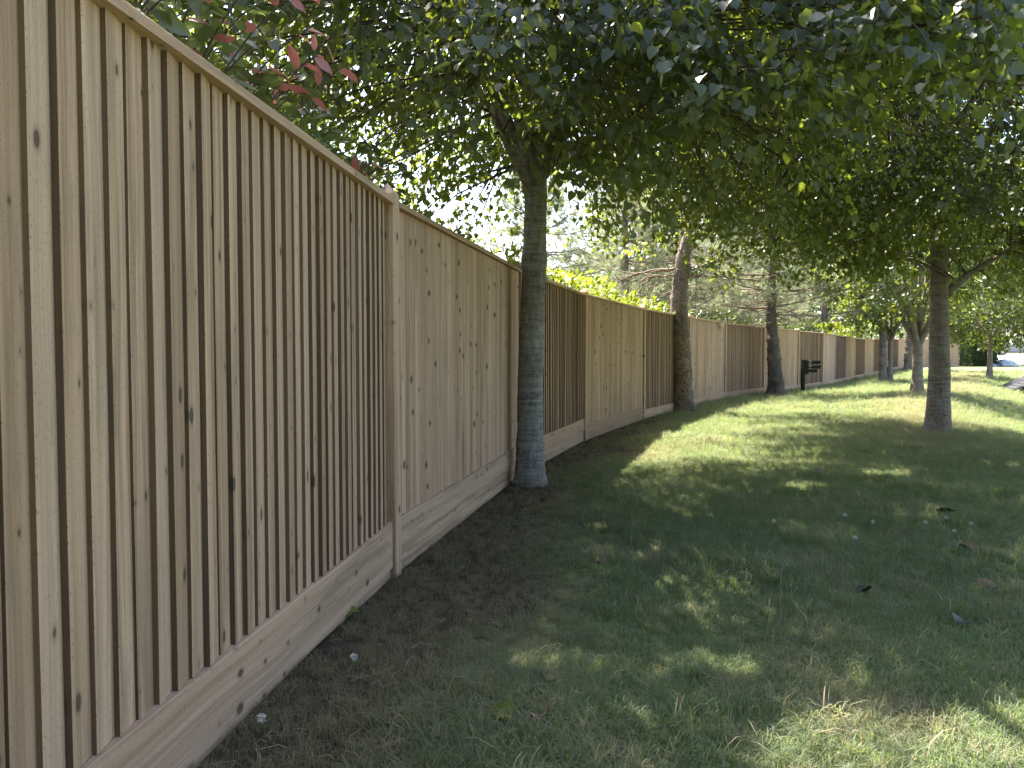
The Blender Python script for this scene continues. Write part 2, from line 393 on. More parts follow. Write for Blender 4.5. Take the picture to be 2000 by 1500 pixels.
# ------------------------------------------------------------------ fence
fence = thing('close_board_fence', 'long new pale timber close-board fence curving along the lawn edge', 'fence', (POSTS[1][0], POSTS[1][1], 0))
FB = Vector((POSTS[1][0], POSTS[1][1], 0))
H_TOP = 1.944
def board_section(w, flip, th, tn, y_back):
    """cross-section (x along the fence, y towards the lawn): thick edge at x=0, thin edge at x=w"""
    pts = [(0, y_back), (0, y_back + th), (0.006, y_back + th + 0.0015), (w, y_back + tn), (w, y_back - 0.002)]
    if flip: pts = [(w - x, y) for x, y in pts][::-1]
    return pts
def add_board(mb, x, w, flip, z0, z1, r, lx=0.0):
    th = 0.0228 + r.normal() * 0.0020; tn = 0.006 + r.random() * 0.002
    yb = r.normal() * 0.0012
    sec = board_section(w, flip, th, tn, yb)
    n = len(sec); bow = r.normal() * 0.0018
    zs = (z0, z0 + (z1 - z0) * 0.36, z0 + (z1 - z0) * 0.7, z1)
    V = []; C = []
    c1, c2 = r.random() ** 1.5, r.random() ** 2.0
    for k, z in enumerate(zs):
        dx = bow * math.sin(math.pi * k / 3)
        for (a, b) in sec: V.append((x + a + dx - lx, b, z))
    # separate vertices for the thick edge so it can carry the edge tint
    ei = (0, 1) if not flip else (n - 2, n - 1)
    mb_faces = []
    V = np.array(V)
    Q = []; 
    for k in range(len(zs) - 1):
        for q in range(n):
            q2 = (q + 1) % n
            Q.append((k * n + q, k * n + q2, (k + 1) * n + q2, (k + 1) * n + q))
    # order so that normals face outward is not needed (double sided); duplicate verts per face side
    VV = []; QQ = []; CC = []
    for (a, b, c, d) in Q:
        i0 = len(VV); VV += [V[a], V[b], V[c], V[d]]; QQ.append((i0, i0 + 1, i0 + 2, i0 + 3))
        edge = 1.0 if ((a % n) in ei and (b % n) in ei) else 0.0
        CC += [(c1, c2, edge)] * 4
    for base in (0, (len(zs) - 1) * n):
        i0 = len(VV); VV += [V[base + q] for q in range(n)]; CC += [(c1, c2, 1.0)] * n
        QQ.append((i0, i0 + 1, i0 + 2, i0 + 3))
        QQ.append((i0, i0 + 3, i0 + 4, i0 + 4)) if False else None
    QQ = [q for q in QQ if q]
    mb.add(VV, Q=QQ, col=np.array(CC))

def rail_box(x0, x1, y0, y1, z0, z1, r, segs=6, wob=0.002, slopes=None):
    """a horizontal length of timber with slightly uneven edges"""
    mb = MB(); c = (r.random(), r.random() ** 2, 0.0)
    xs_ = np.linspace(x0, x1, segs + 1)
    V = []
    for x in xs_:
        w = r.normal(size=4) * wob
        V += [(x, y0, z0 + w[0]), (x, y1 + w[3] * 0.5, z0 + w[1]), (x, y1 + w[3] * 0.5, z1 - 0.003 + w[2]), (x, y1 - 0.003, z1 + w[2]), (x, y0, z1 + w[2])]
    Q = []
    for k in range(segs):
        for q in range(5):
            q2 = (q + 1) % 5; Q.append((k * 5 + q, k * 5 + q2, (k + 1) * 5 + q2, (k + 1) * 5 + q))
    mb.add(V, Q=Q, T=[(0, 1, 2), (0, 2, 3), (0, 3, 4)] + [(segs * 5 + a, segs * 5 + b, segs * 5 + c_) for a, b, c_ in ((0, 2, 1), (0, 3, 2), (0, 4, 3))], col=c)
    return mb

def post_mesh(r, h=2.0, s=0.098, peak=0.062):
    mb = MB(); a = s / 2; c = (r.random() * 0.6, r.random() * 0.3, 0.0)
    ch = 0.004
    prof = [(-a, -a + ch), (-a, a - ch), (-a + ch, a), (a - ch, a), (a, a - ch), (a, -a + ch), (a - ch, -a), (-a + ch, -a)]
    zs = (-0.3, 0.7, 1.4, h)
    V = [(x, y, z) for z in zs for x, y in prof]; n = 8
    Q = [(k * n + q, k * n + (q + 1) % n, (k + 1) * n + (q + 1) % n, (k + 1) * n + q) for k in range(3) for q in range(n)]
    mb.add(V, Q=Q, col=c)
    V = [(x * 1.0, y, h) for x, y in prof] + [(0, 0, h + peak)]
    mb.add(V, T=[(q, (q + 1) % n, n) for q in range(n)], col=(0.9, 0.0, 0.0))
    return mb.mesh('post', M['wood'])

fr = np.random.default_rng(11)
PANEL_NAMES = {True: 'panel of feather-edge boards with their thick edges showing as dark stripes', False: 'panel of feather-edge boards reading as one flat pale face'}
total_boards = 0
for k in range(len(POSTS) - 1):
    (ax, ay), (bx, by) = POSTS[k], POSTS[k + 1]
    L = math.hypot(bx - ax, by - ay); ang = math.atan2(by - ay, bx - ax)
    za, zb = gz(ax, ay), gz(bx, by)
    zg = 0.0 if k < 12 else (za + zb) / 2
    if k >= 6: zg = (za + zb) / 2
    slat = (k % 2 == 1) or k == 0
    if k >= 19: slat = False
    if k == 0: slat = False
    # fence local frame: x along the run, y towards the lawn  -> rotate so +y points to the lawn (right-hand side)
    # run direction t, lawn normal n=(ty,-tx): use a frame with x = -t so that y = n
    rot = ang + math.pi
    loc = Vector((bx, by, zg)) - FB
    # local x runs from post k+1 (x=0) back to post k (x=L)
    zb0 = 0.30 if k <= 3 else (0.22 if k == 4 else 0.165)      # foot of the boards
    near = total_boards < 300 and k > 0
    # panel body: two arris rails behind the boards
    mb = MB()
    for zr in (0.55, 1.55):
        P = [(0.05, -0.03, zr - 0.04), (L - 0.05, -0.03, zr - 0.04)]
        mb.box(0.05, L - 0.05, -0.075, -0.006, zr - 0.035, zr + 0.035, (0.5, 0.6, 0.3))
    panel = link('fence_panel', mb.mesh('fence_panel', M['wood_h']), fence, None, loc, rot)
    panel['label'] = PANEL_NAMES[slat]
    mbt = MB(); mbt.box(0.048, 0.098, -0.05, -0.008, 0.02, H_TOP, (0.3, 0.8, 1.0)); link('batten', mbt.mesh('batten', M['wood']), panel)  # batten added to back the post gap; edge tint paints the recess dark
    cover = 0.0805
    x = 0.052; XS = 0.064; nb = int(round((L - 0.052 - XS) / cover)); cover = (L - 0.052 - XS) / nb
    joined = MB()
    for q in range(nb):
        w = cover + 0.018
        x0 = XS + q * cover
        # thick edge nearer the camera (large local x) on the striped panels
        flip = slat
        xb = x0 - (0.018 if flip else 0.0)
        if xb < XS - 0.002: xb, w = XS - 0.002, w - (XS - 0.002 - xb)
        if not flip and xb + w > L - 0.05: w = L - 0.05 - xb
        z1 = H_TOP + fr.normal() * 0.002
        if near and total_boards < 300:
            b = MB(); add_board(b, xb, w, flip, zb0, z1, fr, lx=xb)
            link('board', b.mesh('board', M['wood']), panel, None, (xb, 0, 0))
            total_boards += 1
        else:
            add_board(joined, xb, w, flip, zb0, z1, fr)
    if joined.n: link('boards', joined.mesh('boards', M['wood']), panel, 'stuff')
    link('cap_rail', rail_box(0.05, L - 0.05, -0.025, 0.052, H_TOP, H_TOP + 0.031, fr, 8, 0.0012).mesh('cap_rail', M['wood_h']), panel)
    if zb0 > 0.25:
        zm = 0.065 if k <= 1 else 0.150
        link('gravel_board', rail_box(0.05, L - 0.05, -0.02, 0.036, zm, zb0, fr, 14, 0.0022).mesh('gravel_board', M['wood_h']), panel)
        link('gravel_board', rail_box(0.05, L - 0.05, -0.03, 0.022, -0.08, zm - 0.004, fr, 14, 0.0025).mesh('gravel_board', M['wood_h']), panel)
    else:
        link('gravel_board', rail_box(0.05, L - 0.05, -0.02, 0.036, -0.10, zb0, fr, 8, 0.0022).mesh('gravel_board', M['wood_h']), panel)
for k, (x, y) in enumerate(POSTS):
    a = PA[min(k + 1, len(PA) - 1)] - PA[max(k - 1, 0)]; ang = math.atan2(a[1], a[0])
    n = Vector((a[1], -a[0], 0)).normalized()
    zg = 0.0 if k < 6 else gz(x, y)
    o = link('post', post_mesh(fr), fence, None, Vector((x, y, zg)) + n * 0.004 - FB, ang + math.pi)

# ------------------------------------------------------------------ leaves
LEAF9 = np.array([(0, .04, 0), (0, .5, -.03), (0, 1.02, -.13), (-.30, -.06, .05), (-.50, .32, .09), (-.30, .74, .02), (.30, -.06, .05), (.50, .32, .09), (.30, .74, .02)])
LEAF9_T = np.array([(0, 3, 4), (0, 4, 1), (1, 4, 5), (1, 5, 2), (0, 7, 6), (0, 1, 7), (1, 8, 7), (1, 2, 8)])
LEAF4 = np.array([(0, 0, 0), (-.46, .38, .10), (-.2, .8, .0), (0, 1.0, -.08), (.2, .8, .0), (.46, .38, .10), (0, .45, -.02)])
LEAF4_T = np.array([(0, 6, 1), (1, 6, 3), (3, 6, 5), (5, 6, 0)])
LEAF4 = LEAF4[[0, 1, 1, 3, 5, 5, 6]]
_st = ((0.0, .0), (.14, .11), (.34, .19), (.56, .205), (.78, .13), (.92, .055))
LAUREL = np.array([(0, t, -.10 * t * t) for t, w in _st] + [(0, 1.0, -.13)] + [(-w, t, .035 - .10 * t * t) for t, w in _st[1:]] + [(w, t, .035 - .10 * t * t) for t, w in _st[1:]])
LAUREL_T = []
for _o in (7, 12):
    _f = [(0, 1, _o)] + [q for k in range(4) for q in ((1 + k, 2 + k, _o + 1 + k), (1 + k, _o + 1 + k, _o + k))] + [(5, 6, _o + 4)]
    LAUREL_T += _f if _o == 12 else [t[::-1] for t in _f]
LAUREL_T = np.array(LAUREL_T)
LAUREL_LO = np.array([(0, 0, 0), (0, .5, -.03), (0, 1.0, -.12), (-.22, .45, .05), (.22, .45, .05)])
LAUREL_LO_T = np.array([(0, 1, 3), (3, 1, 2), (0, 4, 1), (1, 4, 2)])

def frames(d, upv):
    d = d / (np.linalg.norm(d, axis=1)[:, None] + 1e-9)
    n = upv - (upv * d).sum(1)[:, None] * d
    n /= np.linalg.norm(n, axis=1)[:, None] + 1e-9
    s = np.cross(d, n)
    return s, d, n
def leaf_arrays(P, D, N, S, proto, tris, r, tint=None):
    s, d, n = frames(D, N)
    k = len(proto)
    curl = 1 + r.normal(size=(len(P), 1)) * 0.6
    V = P[:, None, :] + S[:, None, None] * (proto[None, :, 0:1] * s[:, None, :] + proto[None, :, 1:2] * d[:, None, :] + (proto[None, :, 2:3] * curl[:, :, None]) * n[:, None, :])
    T = tris[None, :, :] + (np.arange(len(P)) * k)[:, None, None]
    if tint is None: tint = np.stack([r.random(len(P)) ** 2, r.random(len(P)), np.zeros(len(P))], -1)
    return V.reshape(-1, 3), T.reshape(-1, 3), np.repeat(tint, k, 0)

def rand_unit(r, n):
    v = r.normal(size=(n, 3)); return v / np.linalg.norm(v, axis=1)[:, None]

def crown_clumps(r, n, c, rad, zmin, shell=0.55, squash_bottom=True):
    """clump centres inside an ellipsoid, denser near its skin, with lobes and gaps"""
    lobes = rand_unit(r, 11); out = []
    while len(out) < n:
        v = rand_unit(r, 1)[0]
        u = r.random()
        rr = (shell + (1 - shell) * u ** 0.6) if r.random() < 0.78 else u ** 0.5 * 0.9
        lob = 0.80 + 0.26 * max(0.0, float((lobes @ v).max()) - 0.55) / 0.45
        p = np.array(c) + v * np.array(rad) * rr * lob
        if p[2] < zmin: 
            if r.random() < 0.6: continue
            p[2] = zmin + r.random() * 0.5
        if vnoise(np.array([p[0] * 0.9 + 20]), np.array([p[1] * 0.9 + p[2] * 1.1]))[0] < 0.22: continue
        out.append(p)
    return np.array(out)

def sprays(r, C, center, per, size, length=0.55, droop=0.55, spread=0.10):
    """leaves along a drooping twig through each clump centre; returns P,D,N,S and twig polylines"""
    n = len(C)
    o = C - np.array(center); o[:, 2] *= 0.35
    o /= np.linalg.norm(o, axis=1)[:, None] + 1e-9
    d = o + r.normal(size=(n, 3)) * 0.55; d[:, 2] -= droop * r.random(n)
    d /= np.linalg.norm(d, axis=1)[:, None]
    ln = length * (0.6 + 0.8 * r.random(n))
    t = (np.arange(per) + r.random((n, per))) / per
    P = C[:, None, :] + d[:, None, :] * ((t - 0.45) * ln[:, None])[:, :, None]
    P[:, :, 2] -= 0.35 * droop * ln[:, None] * t ** 2
    side = np.cross(d, np.array([0, 0, 1.0])); side /= np.linalg.norm(side, axis=1)[:, None] + 1e-9
    sgn = np.where(np.arange(per) % 2 == 0, 1.0, -1.0)[None, :] * (0.5 + r.random((n, per)))
    P = P + side[:, None, :] * (sgn * spread)[:, :, None] + r.normal(size=P.shape) * spread * 0.55
    D = d[:, None, :] * 0.5 + side[:, None, :] * (sgn * 0.55)[:, :, None] + r.normal(size=P.shape) * 0.35
    D[:, :, 2] -= 0.35 + 0.6 * r.random((n, per))
    N = np.zeros_like(P); N[:, :, 2] = 1.0
    N += r.normal(size=P.shape) * 0.45 + o[:, None, :] * 0.25
    S = size * (0.55 + 0.75 * r.random((n, per)))
    tw = []
    for i in range(n):
        a = C[i] - d[i] * ln[i] * 0.5; b = C[i] + d[i] * ln[i] * 0.05 + np.array([0, 0, 0.0]); e = C[i] + d[i] * ln[i] * 0.5 - np.array([0, 0, 0.25 * droop * ln[i]])
        tw.append((a, b, e))
    return P.reshape(-1, 3), D.reshape(-1, 3), N.reshape(-1, 3), S.ravel(), tw

def in_view(P, m=1.02):
    th = math.radians(2.3); Q = P - np.array([0, 0, CAMZ])
    dep = Q[:, 1] * math.cos(th) - Q[:, 2] * math.sin(th); up = Q[:, 1] * math.sin(th) + Q[:, 2] * math.cos(th)
    dep_ = np.maximum(dep, 1e-3)
    return (dep > 0.3) & (np.abs(Q[:, 0] / dep_) < 0.6667 * m) & (np.abs(up / dep_) < 0.5 * m), dep

SH = np.array([sdir[0], sdir[1]]) / sdir[2]
LIT = [(1.75, 1.15, 1.65, 1.18), (2.6, 1.4, 1.5, 0.98), (4.2, 13.6, 2.3, 1.35), (6.6, 14.4, 2.6, 1.6), (8.6, 14.6, 1.6, 1.5), (2.5, 12.1, 0.9, 0.8)]   # glades (x, y, rx, ry) where the crowns leave the sun through
FLECKS = [(0.125, 2.75, .13), (1.20, 8.05, .22), (0.62, 5.55, .18), (2.55, 6.6, .20), (3.65, 7.35, .22), (1.05, 7.3, .14),
          (0.85, 2.72, .12), (1.6, 8.4, .15), (0.95, 9.3, .2)]
def lets_sun(P, r):
    g = P[:, :2] - P[:, 2:3] * SH[None, :]
    keep = np.ones(len(P), bool)
    wob = (vnoise(g[:, 0] * 2.2, g[:, 1] * 2.2) - 0.5) * 0.75
    for x, y, rx, ry in LIT:
        q = ((g[:, 0] - x) / rx) ** 2 + ((g[:, 1] - y) / ry) ** 2
        keep &= ~((q + wob < 1.0) & (r.random(len(P)) < 0.97))
    for x, y, rr in FLECKS:
        keep &= ((g[:, 0] - x) / (rr * 1.15)) ** 2 + ((g[:, 1] - y) / (rr * 0.7)) ** 2 > 1.0
    return keep
LEAF_PROTO = {}
def leaf_variants(key, proto, tris, mat):
    if key not in LEAF_PROTO:
        out = []
        for q in range(5):
            r = np.random.default_rng(90 + q)
            V, T, C = leaf_arrays(np.zeros((1, 3)), np.array([[0, 1.0, 0]]), np.array([[0, 0, 1.0]]), np.ones(1), proto, tris, r)
            out.append(mesh_np('leaf', V, T, mat, C, True))
        LEAF_PROTO[key] = out
    return LEAF_PROTO[key]
def place_leaf(mesh, parent, base, p, d, n, s):
    S_, D_, N_ = frames(d[None], n[None])
    mt = Matrix(((S_[0][0] * s, D_[0][0] * s, N_[0][0] * s, p[0] - base[0]), (S_[0][1] * s, D_[0][1] * s, N_[0][1] * s, p[1] - base[1]),
                 (S_[0][2] * s, D_[0][2] * s, N_[0][2] * s, p[2] - base[2]), (0, 0, 0, 1)))
    o = bpy.data.objects.new('leaf', mesh); COL.objects.link(o); o.parent = parent; o.matrix_basis = mt
    return o

def bez(p0, p1, p2, n=8):
    t = np.linspace(0, 1, n)[:, None]
    return (1 - t) ** 2 * np.array(p0) + 2 * t * (1 - t) * np.array(p1) + t * t * np.array(p2)

def trunk_mesh(pts, radii, mat, r, seg=28, rings=70, flare=0.35, wob=0.02, bulges=(), name='trunk'):
    pts = np.array(pts, float); zz = np.linspace(0, 1, rings)
    k = np.linspace(0, 1, len(pts))
    P = np.stack([np.interp(zz, k, pts[:, i]) for i in range(3)], -1)
    R = np.interp(zz, k, radii)
    h = P[:, 2] - P[0, 2]
    R = R * (1 + flare * np.exp(-h / 0.16))
    for (bz, amp, wd) in bulges: R = R * (1 + amp * np.exp(-((h - bz) / wd) ** 2))
    th = np.linspace(0, 2 * np.pi, seg, endpoint=False)
    ph = r.random(4) * 6.28
    lob = 0.035 * np.sin(2 * th + ph[0]) + 0.03 * np.sin(3 * th + ph[1])
    root = 0.16 * np.maximum(0, np.sin(4 * th + ph[2])) [None, :] * np.exp(-h / 0.14)[:, None]
    rad = R[:, None] * (1 + lob[None, :] + root + wob * r.normal(size=(rings, seg)) * 0.5 + wob * (vnoise(np.repeat(h[:, None] * 9, seg, 1), np.repeat(th[None, :] * 2.5, rings, 0)) - 0.5) * 2)
    V = np.stack([P[:, None, 0] + rad * np.cos(th), P[:, None, 1] + rad * np.sin(th), np.repeat(P[:, None, 2], seg, 1)], -1).reshape(-1, 3)
    i = np.arange(rings - 1)[:, None] * seg; j = np.arange(seg)[None, :]; kx = (j + 1) % seg
    Q = np.stack([i + j, i + kx, i + seg + kx, i + seg + j], -1).reshape(-1, 4)
    return mesh_np(name, V, Q, mat, None, True)

def broadleaf(name, label, cat, base, trunk, radii, center, rad, zmin, r, n_clumps, per, size, leaf_mat_, bark, limbs=9, fork=2.6, n_leaf_parts=0,
              proto=(LEAF9, LEAF9_T), bracts=0, group=None, extra=None, limb_pts=(), flare=0.3, limb_r=0.055, min_dep=0.0, length=0.55, droop=0.55, bulges=(), thin=None):
    """base, center etc. in world coordinates; parts are stored relative to the base"""
    B = np.array(base, float)
    root = thing(name, label, cat, base, group)
    link('trunk', trunk_mesh(np.array(trunk) - B, radii, bark, r, flare=flare, bulges=bulges), root)
    C = crown_clumps(r, n_clumps, center, rad, zmin)
    if extra is not None: C = np.vstack([C, extra])
    if thin is not None: C = C[thin(C)]
    # limbs
    tr = np.array(trunk, float); limb_poly = []
    for lp in limb_pts: limb_poly.append((bez(*lp[0], n=10), lp[1]))
    for q in range(limbs):
        a = 2 * math.pi * (q + r.random() * 0.6) / limbs
        hz = fork + (tr[-1, 2] - fork) * (q % 4) / 4.0
        p0 = np.array([np.interp(hz, tr[:, 2], tr[:, 0]), np.interp(hz, tr[:, 2], tr[:, 1]), hz])
        e = np.array(center) + np.array([math.cos(a) * rad[0], math.sin(a) * rad[1], (r.random() - 0.25) * rad[2]]) * 0.72
        m = p0 * 0.5 + e * 0.5 + np.array([0, 0, 0.35]); m[:2] = p0[:2] * 0.62 + e[:2] * 0.38
        limb_poly.append((bez(p0, m, e, 10), limb_r * (0.7 + 0.5 * r.random())))
    allpts = []
    for pl, r0 in limb_poly:
        mb = MB(); mb.tube(pl - B, np.linspace(r0, 0.010, len(pl)), 8, wob=0.03, r=r)
        link('branch', mb.mesh('branch', bark, True), root)
        allpts.append(pl[2:])
    top = bez(tr[-1], tr[-1] * 0.5 + (np.array(center) + [0, 0, rad[2] * 0.8]) * 0.5, np.array(center) + [0, 0, rad[2] * 0.85], 10)
    mb = MB(); mb.tube(top - B, np.linspace(radii[-1] * 0.95, 0.01, 10), 8, r=r); link('branch', mb.mesh('branch', bark, True), root)
    allpts.append(top[2:]); AP = np.vstack(allpts)
    P, D, N, S, tw = sprays(r, C, center, per, size, length, droop)
    keep = np.ones(len(P), bool)
    if min_dep > 0: keep &= np.linalg.norm(P - np.array([0, 0, CAMZ]), axis=1) > min_dep
    keep &= lets_sun(P, r)
    # twigs from the nearest limb point to each clump
    mb = MB()
    share = keep.reshape(len(C), per).mean(1)
    for (a, b, e), sh in zip(tw, share):
        if sh < 0.4: continue
        q = AP[np.argmin(((AP - a) ** 2).sum(1) + 2.0 * np.maximum(0, AP[:, 2] - a[2] - 0.6))]
        if np.linalg.norm(q - a) > 2.2: q = a + (q - a) * 0.35
        mid = (q + a) / 2 + np.array([0, 0, 0.10]) + r.normal(size=3) * 0.05
        mb.tube(np.array([q, mid, a, b, e]) - B, (0.011, 0.008, 0.006, 0.004, 0.0015), 4, cap=False)
    link('twigs', mb.mesh('twigs', M['twig'], True), root, 'stuff')
    P, D, N, S = P[keep], D[keep], N[keep], S[keep]
    picked = np.zeros(len(P), bool)
    if n_leaf_parts:
        vis, dep = in_view(P)
        score = np.where(vis, S / dep, -1)
        idx = np.argsort(-score)[:n_leaf_parts]
        vars_ = leaf_variants(leaf_mat_.name, proto[0], proto[1], leaf_mat_)
        for q in idx: place_leaf(vars_[q % 5], root, B, P[q], D[q], N[q], S[q])
        picked[idx] = True
    vis, dep = in_view(P, 1.15)
    close = ~picked & vis & (dep < 6.5); far_ = ~picked & ~close
    V, T, Cc = leaf_arrays(P[far_] - B, D[far_], N[far_], S[far_], LEAF4, LEAF4_T, r)
    if close.any():
        V2, T2, C2 = leaf_arrays(P[close] - B, D[close], N[close], S[close], proto[0], proto[1], r)
        T = np.vstack([T, T2 + len(V)]); V = np.vstack([V, V2]); Cc = np.vstack([Cc, C2])
    link('foliage', mesh_np('foliage', V, T, leaf_mat_, Cc, True), root, 'stuff')
    if bracts:
        idx = r.choice(len(P), bracts, replace=False)
        PD = np.tile(np.array([[0, 0, -1.0]]), (bracts, 1)) + r.normal(size=(bracts, 3)) * 0.35
        br = np.array([(0, 0, 0), (-.09, .5, .02), (0, 1, -.05), (.09, .5, .02)]); bt = np.array([(0, 1, 2), (0, 2, 3)])
        V, T, Cc = leaf_arrays(P[idx] - B + r.normal(size=(bracts, 3)) * 0.04, PD, rand_unit(r, bracts), 0.085 + 0.04 * r.random(bracts), br, bt, r)
        link('seed_bracts', mesh_np('seed_bracts', V, T, M['bract'], Cc), root, 'stuff')
    return root

def copy_tree(o, parent=None):
    c = o.copy(); COL.objects.link(c)
    if parent is not None: c.parent = parent
    for ch in list(o.children): copy_tree(ch, c)
    return c

# ------------------------------------------------------------------ lime trees on the lawn
r = np.random.default_rng(21)
def thin_t1(C):
    u = r.random(len(C)); k = np.ones(len(C), bool)
    k &= ~((C[:, 0] < 0.1) & (C[:, 1] > 5.4) & (C[:, 2] < 3.55) & (u < 0.62))
    k &= ~((C[:, 0] >= 0.1) & (C[:, 1] > 6.4) & (C[:, 2] < 3.7) & (u < 0.45))
    return k
T1 = (0.165, 6.84, 0.0)
t1z = gz(T1[0], T1[1])
ex = []
for q in range(120):        # low hanging sprays left of the trunk, over the fence
    ex.append((T1[0] - 0.45 - 2.6 * r.random(), 6.9 + 2.6 * r.random(), 2.25 + 1.1 * r.random() ** 0.8))
for q in range(80):         # and right of it
    ex.append((T1[0] + 0.6 + 2.2 * r.random(), 7.0 + 2.6 * r.random(), 2.55 + 1.0 * r.random()))
for q in range(620):       # the full lower storey of the crown
    a_, r_ = 6.283 * r.random(), math.sqrt(r.random())
    ex.append((0.3 + 4.2 * r_ * math.cos(a_), 6.4 + 3.7 * r_ * math.sin(a_), 3.05 + 1.7 * r.random()))
for q in range(420):       # the upper storey
    a_, r_ = 6.283 * r.random(), math.sqrt(r.random()) * 0.9
    ex.append((0.3 + 4.0 * r_ * math.cos(a_), 6.5 + 3.6 * r_ * math.sin(a_), 5.0 + 2.2 * r.random()))
for q in range(70):        # sprays hanging in front, nearest the camera
    ex.append((-0.55 + 3.3 * r.random(), 3.2 + 2.1 * r.random(), 2.6 + 0.75 * r.random()))
lime1 = broadleaf('lime_tree', 'lime tree with a grey ringed trunk standing against the fence by the third panel', 'tree',
    (T1[0], T1[1], t1z), [(0.165, 6.84, t1z - 0.05), (0.165, 6.84, 0.9), (0.20, 6.85, 2.0), (0.215, 6.85, 2.7), (0.27, 6.82, 3.4)],
    [0.120, 0.110, 0.101, 0.094, 0.066], (0.3, 6.6, 5.0), (4.3, 3.9, 2.9), 2.45, r, 1700, 46, 0.066, M['lime_leaf'], M['lime_bark'],
    limbs=9, fork=2.75, n_leaf_parts=300, bracts=2200, extra=np.array(ex), min_dep=2.3, group='lime trees along the fence', flare=0.26,
    thin=thin_t1, bulges=((2.05, 0.12, 0.07), (0.45, 0.04, 0.05), (1.2, 0.03, 0.06)),
    limb_pts=[(((0.17, 6.84, 2.62), (-0.05, 6.5, 2.95), (-0.55, 6.2, 3.9)), 0.055), (((0.19, 6.84, 2.75), (0.02, 6.6, 3.1), (-0.15, 6.5, 4.2)), 0.05),
              (((0.23, 6.84, 2.75), (0.5, 6.6, 2.95), (1.4, 6.7, 3.3)), 0.045)])

T2 = (6.35, 11.42, gz(6.35, 11.42))
def thin_t2(C):
    u = r.random(len(C)); k = ~((np.abs(C[:, 0] - 0.553 * C[:, 1]) < 0.75) & (C[:, 1] < 11.6) & (C[:, 2] < 1.18 + 0.165 * C[:, 1]) & (u < 0.9))
    k &= ~((C[:, 0] < 4.6) & (C[:, 2] < 2.75) & (u < 0.75))
    k &= ~((C[:, 0] > 6.6) & (C[:, 0] < 8.0) & (C[:, 2] < 2.95) & (u < 0.7))
    return k

ex = []
for q in range(380):       # the upper storey
    a_, r_ = 6.283 * r.random(), math.sqrt(r.random()) * 0.9
    ex.append((6.0 + 4.6 * r_ * math.cos(a_), 11.3 + 4.1 * r_ * math.sin(a_), 5.2 + 2.4 * r.random()))
for q in range(230):
    ex.append((1.9 + 4.2 * r.random(), 8.6 + 2.6 * r.random(), 2.35 + 1.3 * r.random()))
for q in range(190):
    ex.append((7.1 + 2.9 * r.random(), 9.6 + 3.6 * r.random(), 2.05 + 1.3 * r.random()))
lime2 = broadleaf('lime_tree', 'lime tree with thick brown ringed trunk and a limb forking right, on the bank edge', 'tree',
    T2, [(6.35, 11.42, T2[2] - 0.05), (6.36, 11.42, 0.9), (6.33, 11.42, 1.9), (6.30, 11.4, 3.0), (6.25, 11.4, 4.3)],
    [0.182, 0.150, 0.130, 0.112, 0.080], (6.0, 11.3, 5.2), (4.9, 4.3, 3.3), 2.35, r, 2500, 44, 0.072, M['lime_leaf'], M['lime_bark_b'],
    limbs=10, fork=3.0, n_leaf_parts=200, bracts=2200, extra=np.array(ex), group='lime trees along the fence', flare=0.30, thin=thin_t2,
    limb_pts=[(((6.42, 11.4, 2.05), (6.75, 11.35, 2.45), (7.6, 11.2, 2.85)), 0.07)])

def multi_stem(label, base, r, split, h, center, rad, zmin, tr_r, n_clumps, per, size, mat=None, bark=None, stems=4):
    bx, by = base; z = gz(bx, by)
    lp = []
    for q in range(stems):
        a = 2 * math.pi * q / stems + r.random()
        p0 = (bx, by, z + split - 0.08); e = (bx + math.cos(a) * rad[0] * 0.45, by + math.sin(a) * rad[1] * 0.45, z + h)
        m = (bx + math.cos(a) * 0.22, by + math.sin(a) * 0.22, z + split + 0.5)
        lp.append(((p0, m, e), tr_r * 0.6))
    return broadleaf('lime_tree', label, 'tree', (bx, by, z), [(bx, by, z - 0.05), (bx + 0.01, by, z + split * 0.5), (bx, by, z + split), (bx + 0.02, by, z + split + 0.25)],
        [tr_r, tr_r * 0.8, tr_r * 0.78, tr_r * 0.4], (bx, by, z + center), rad, z + zmin, r, n_clumps, per, size, mat or M['lime_leaf'], bark or M['lime_bark_b'],
        limbs=4, fork=z + split, proto=(LEAF4, LEAF4_T), group='lime trees along the fence', limb_pts=lp, limb_r=0.05, flare=0.35, length=0.7)
multi_stem('young lime tree splitting low into several stems, standing left of the thick trunk', (10.82, 20.5), r, 1.25, 3.4, 4.5, (3.0, 2.9, 2.5), 2.0, 0.155, 420, 30, 0.125)
multi_stem('slim lime tree forking at fence height, sharing its foot with a ringed pine trunk', (16.68, 33.9), r, 1.75, 4.0, 4.6, (3.0, 3.0, 2.4), 2.1, 0.14, 300, 30, 0.15)
multi_stem('small round-crowned lime tree alone on the sunlit grass near the road', (24.25, 39.0), r, 2.0, 4.0, 3.9, (3.6, 3.2, 2.4), 1.75, 0.155, 430, 30, 0.16, stems=3)

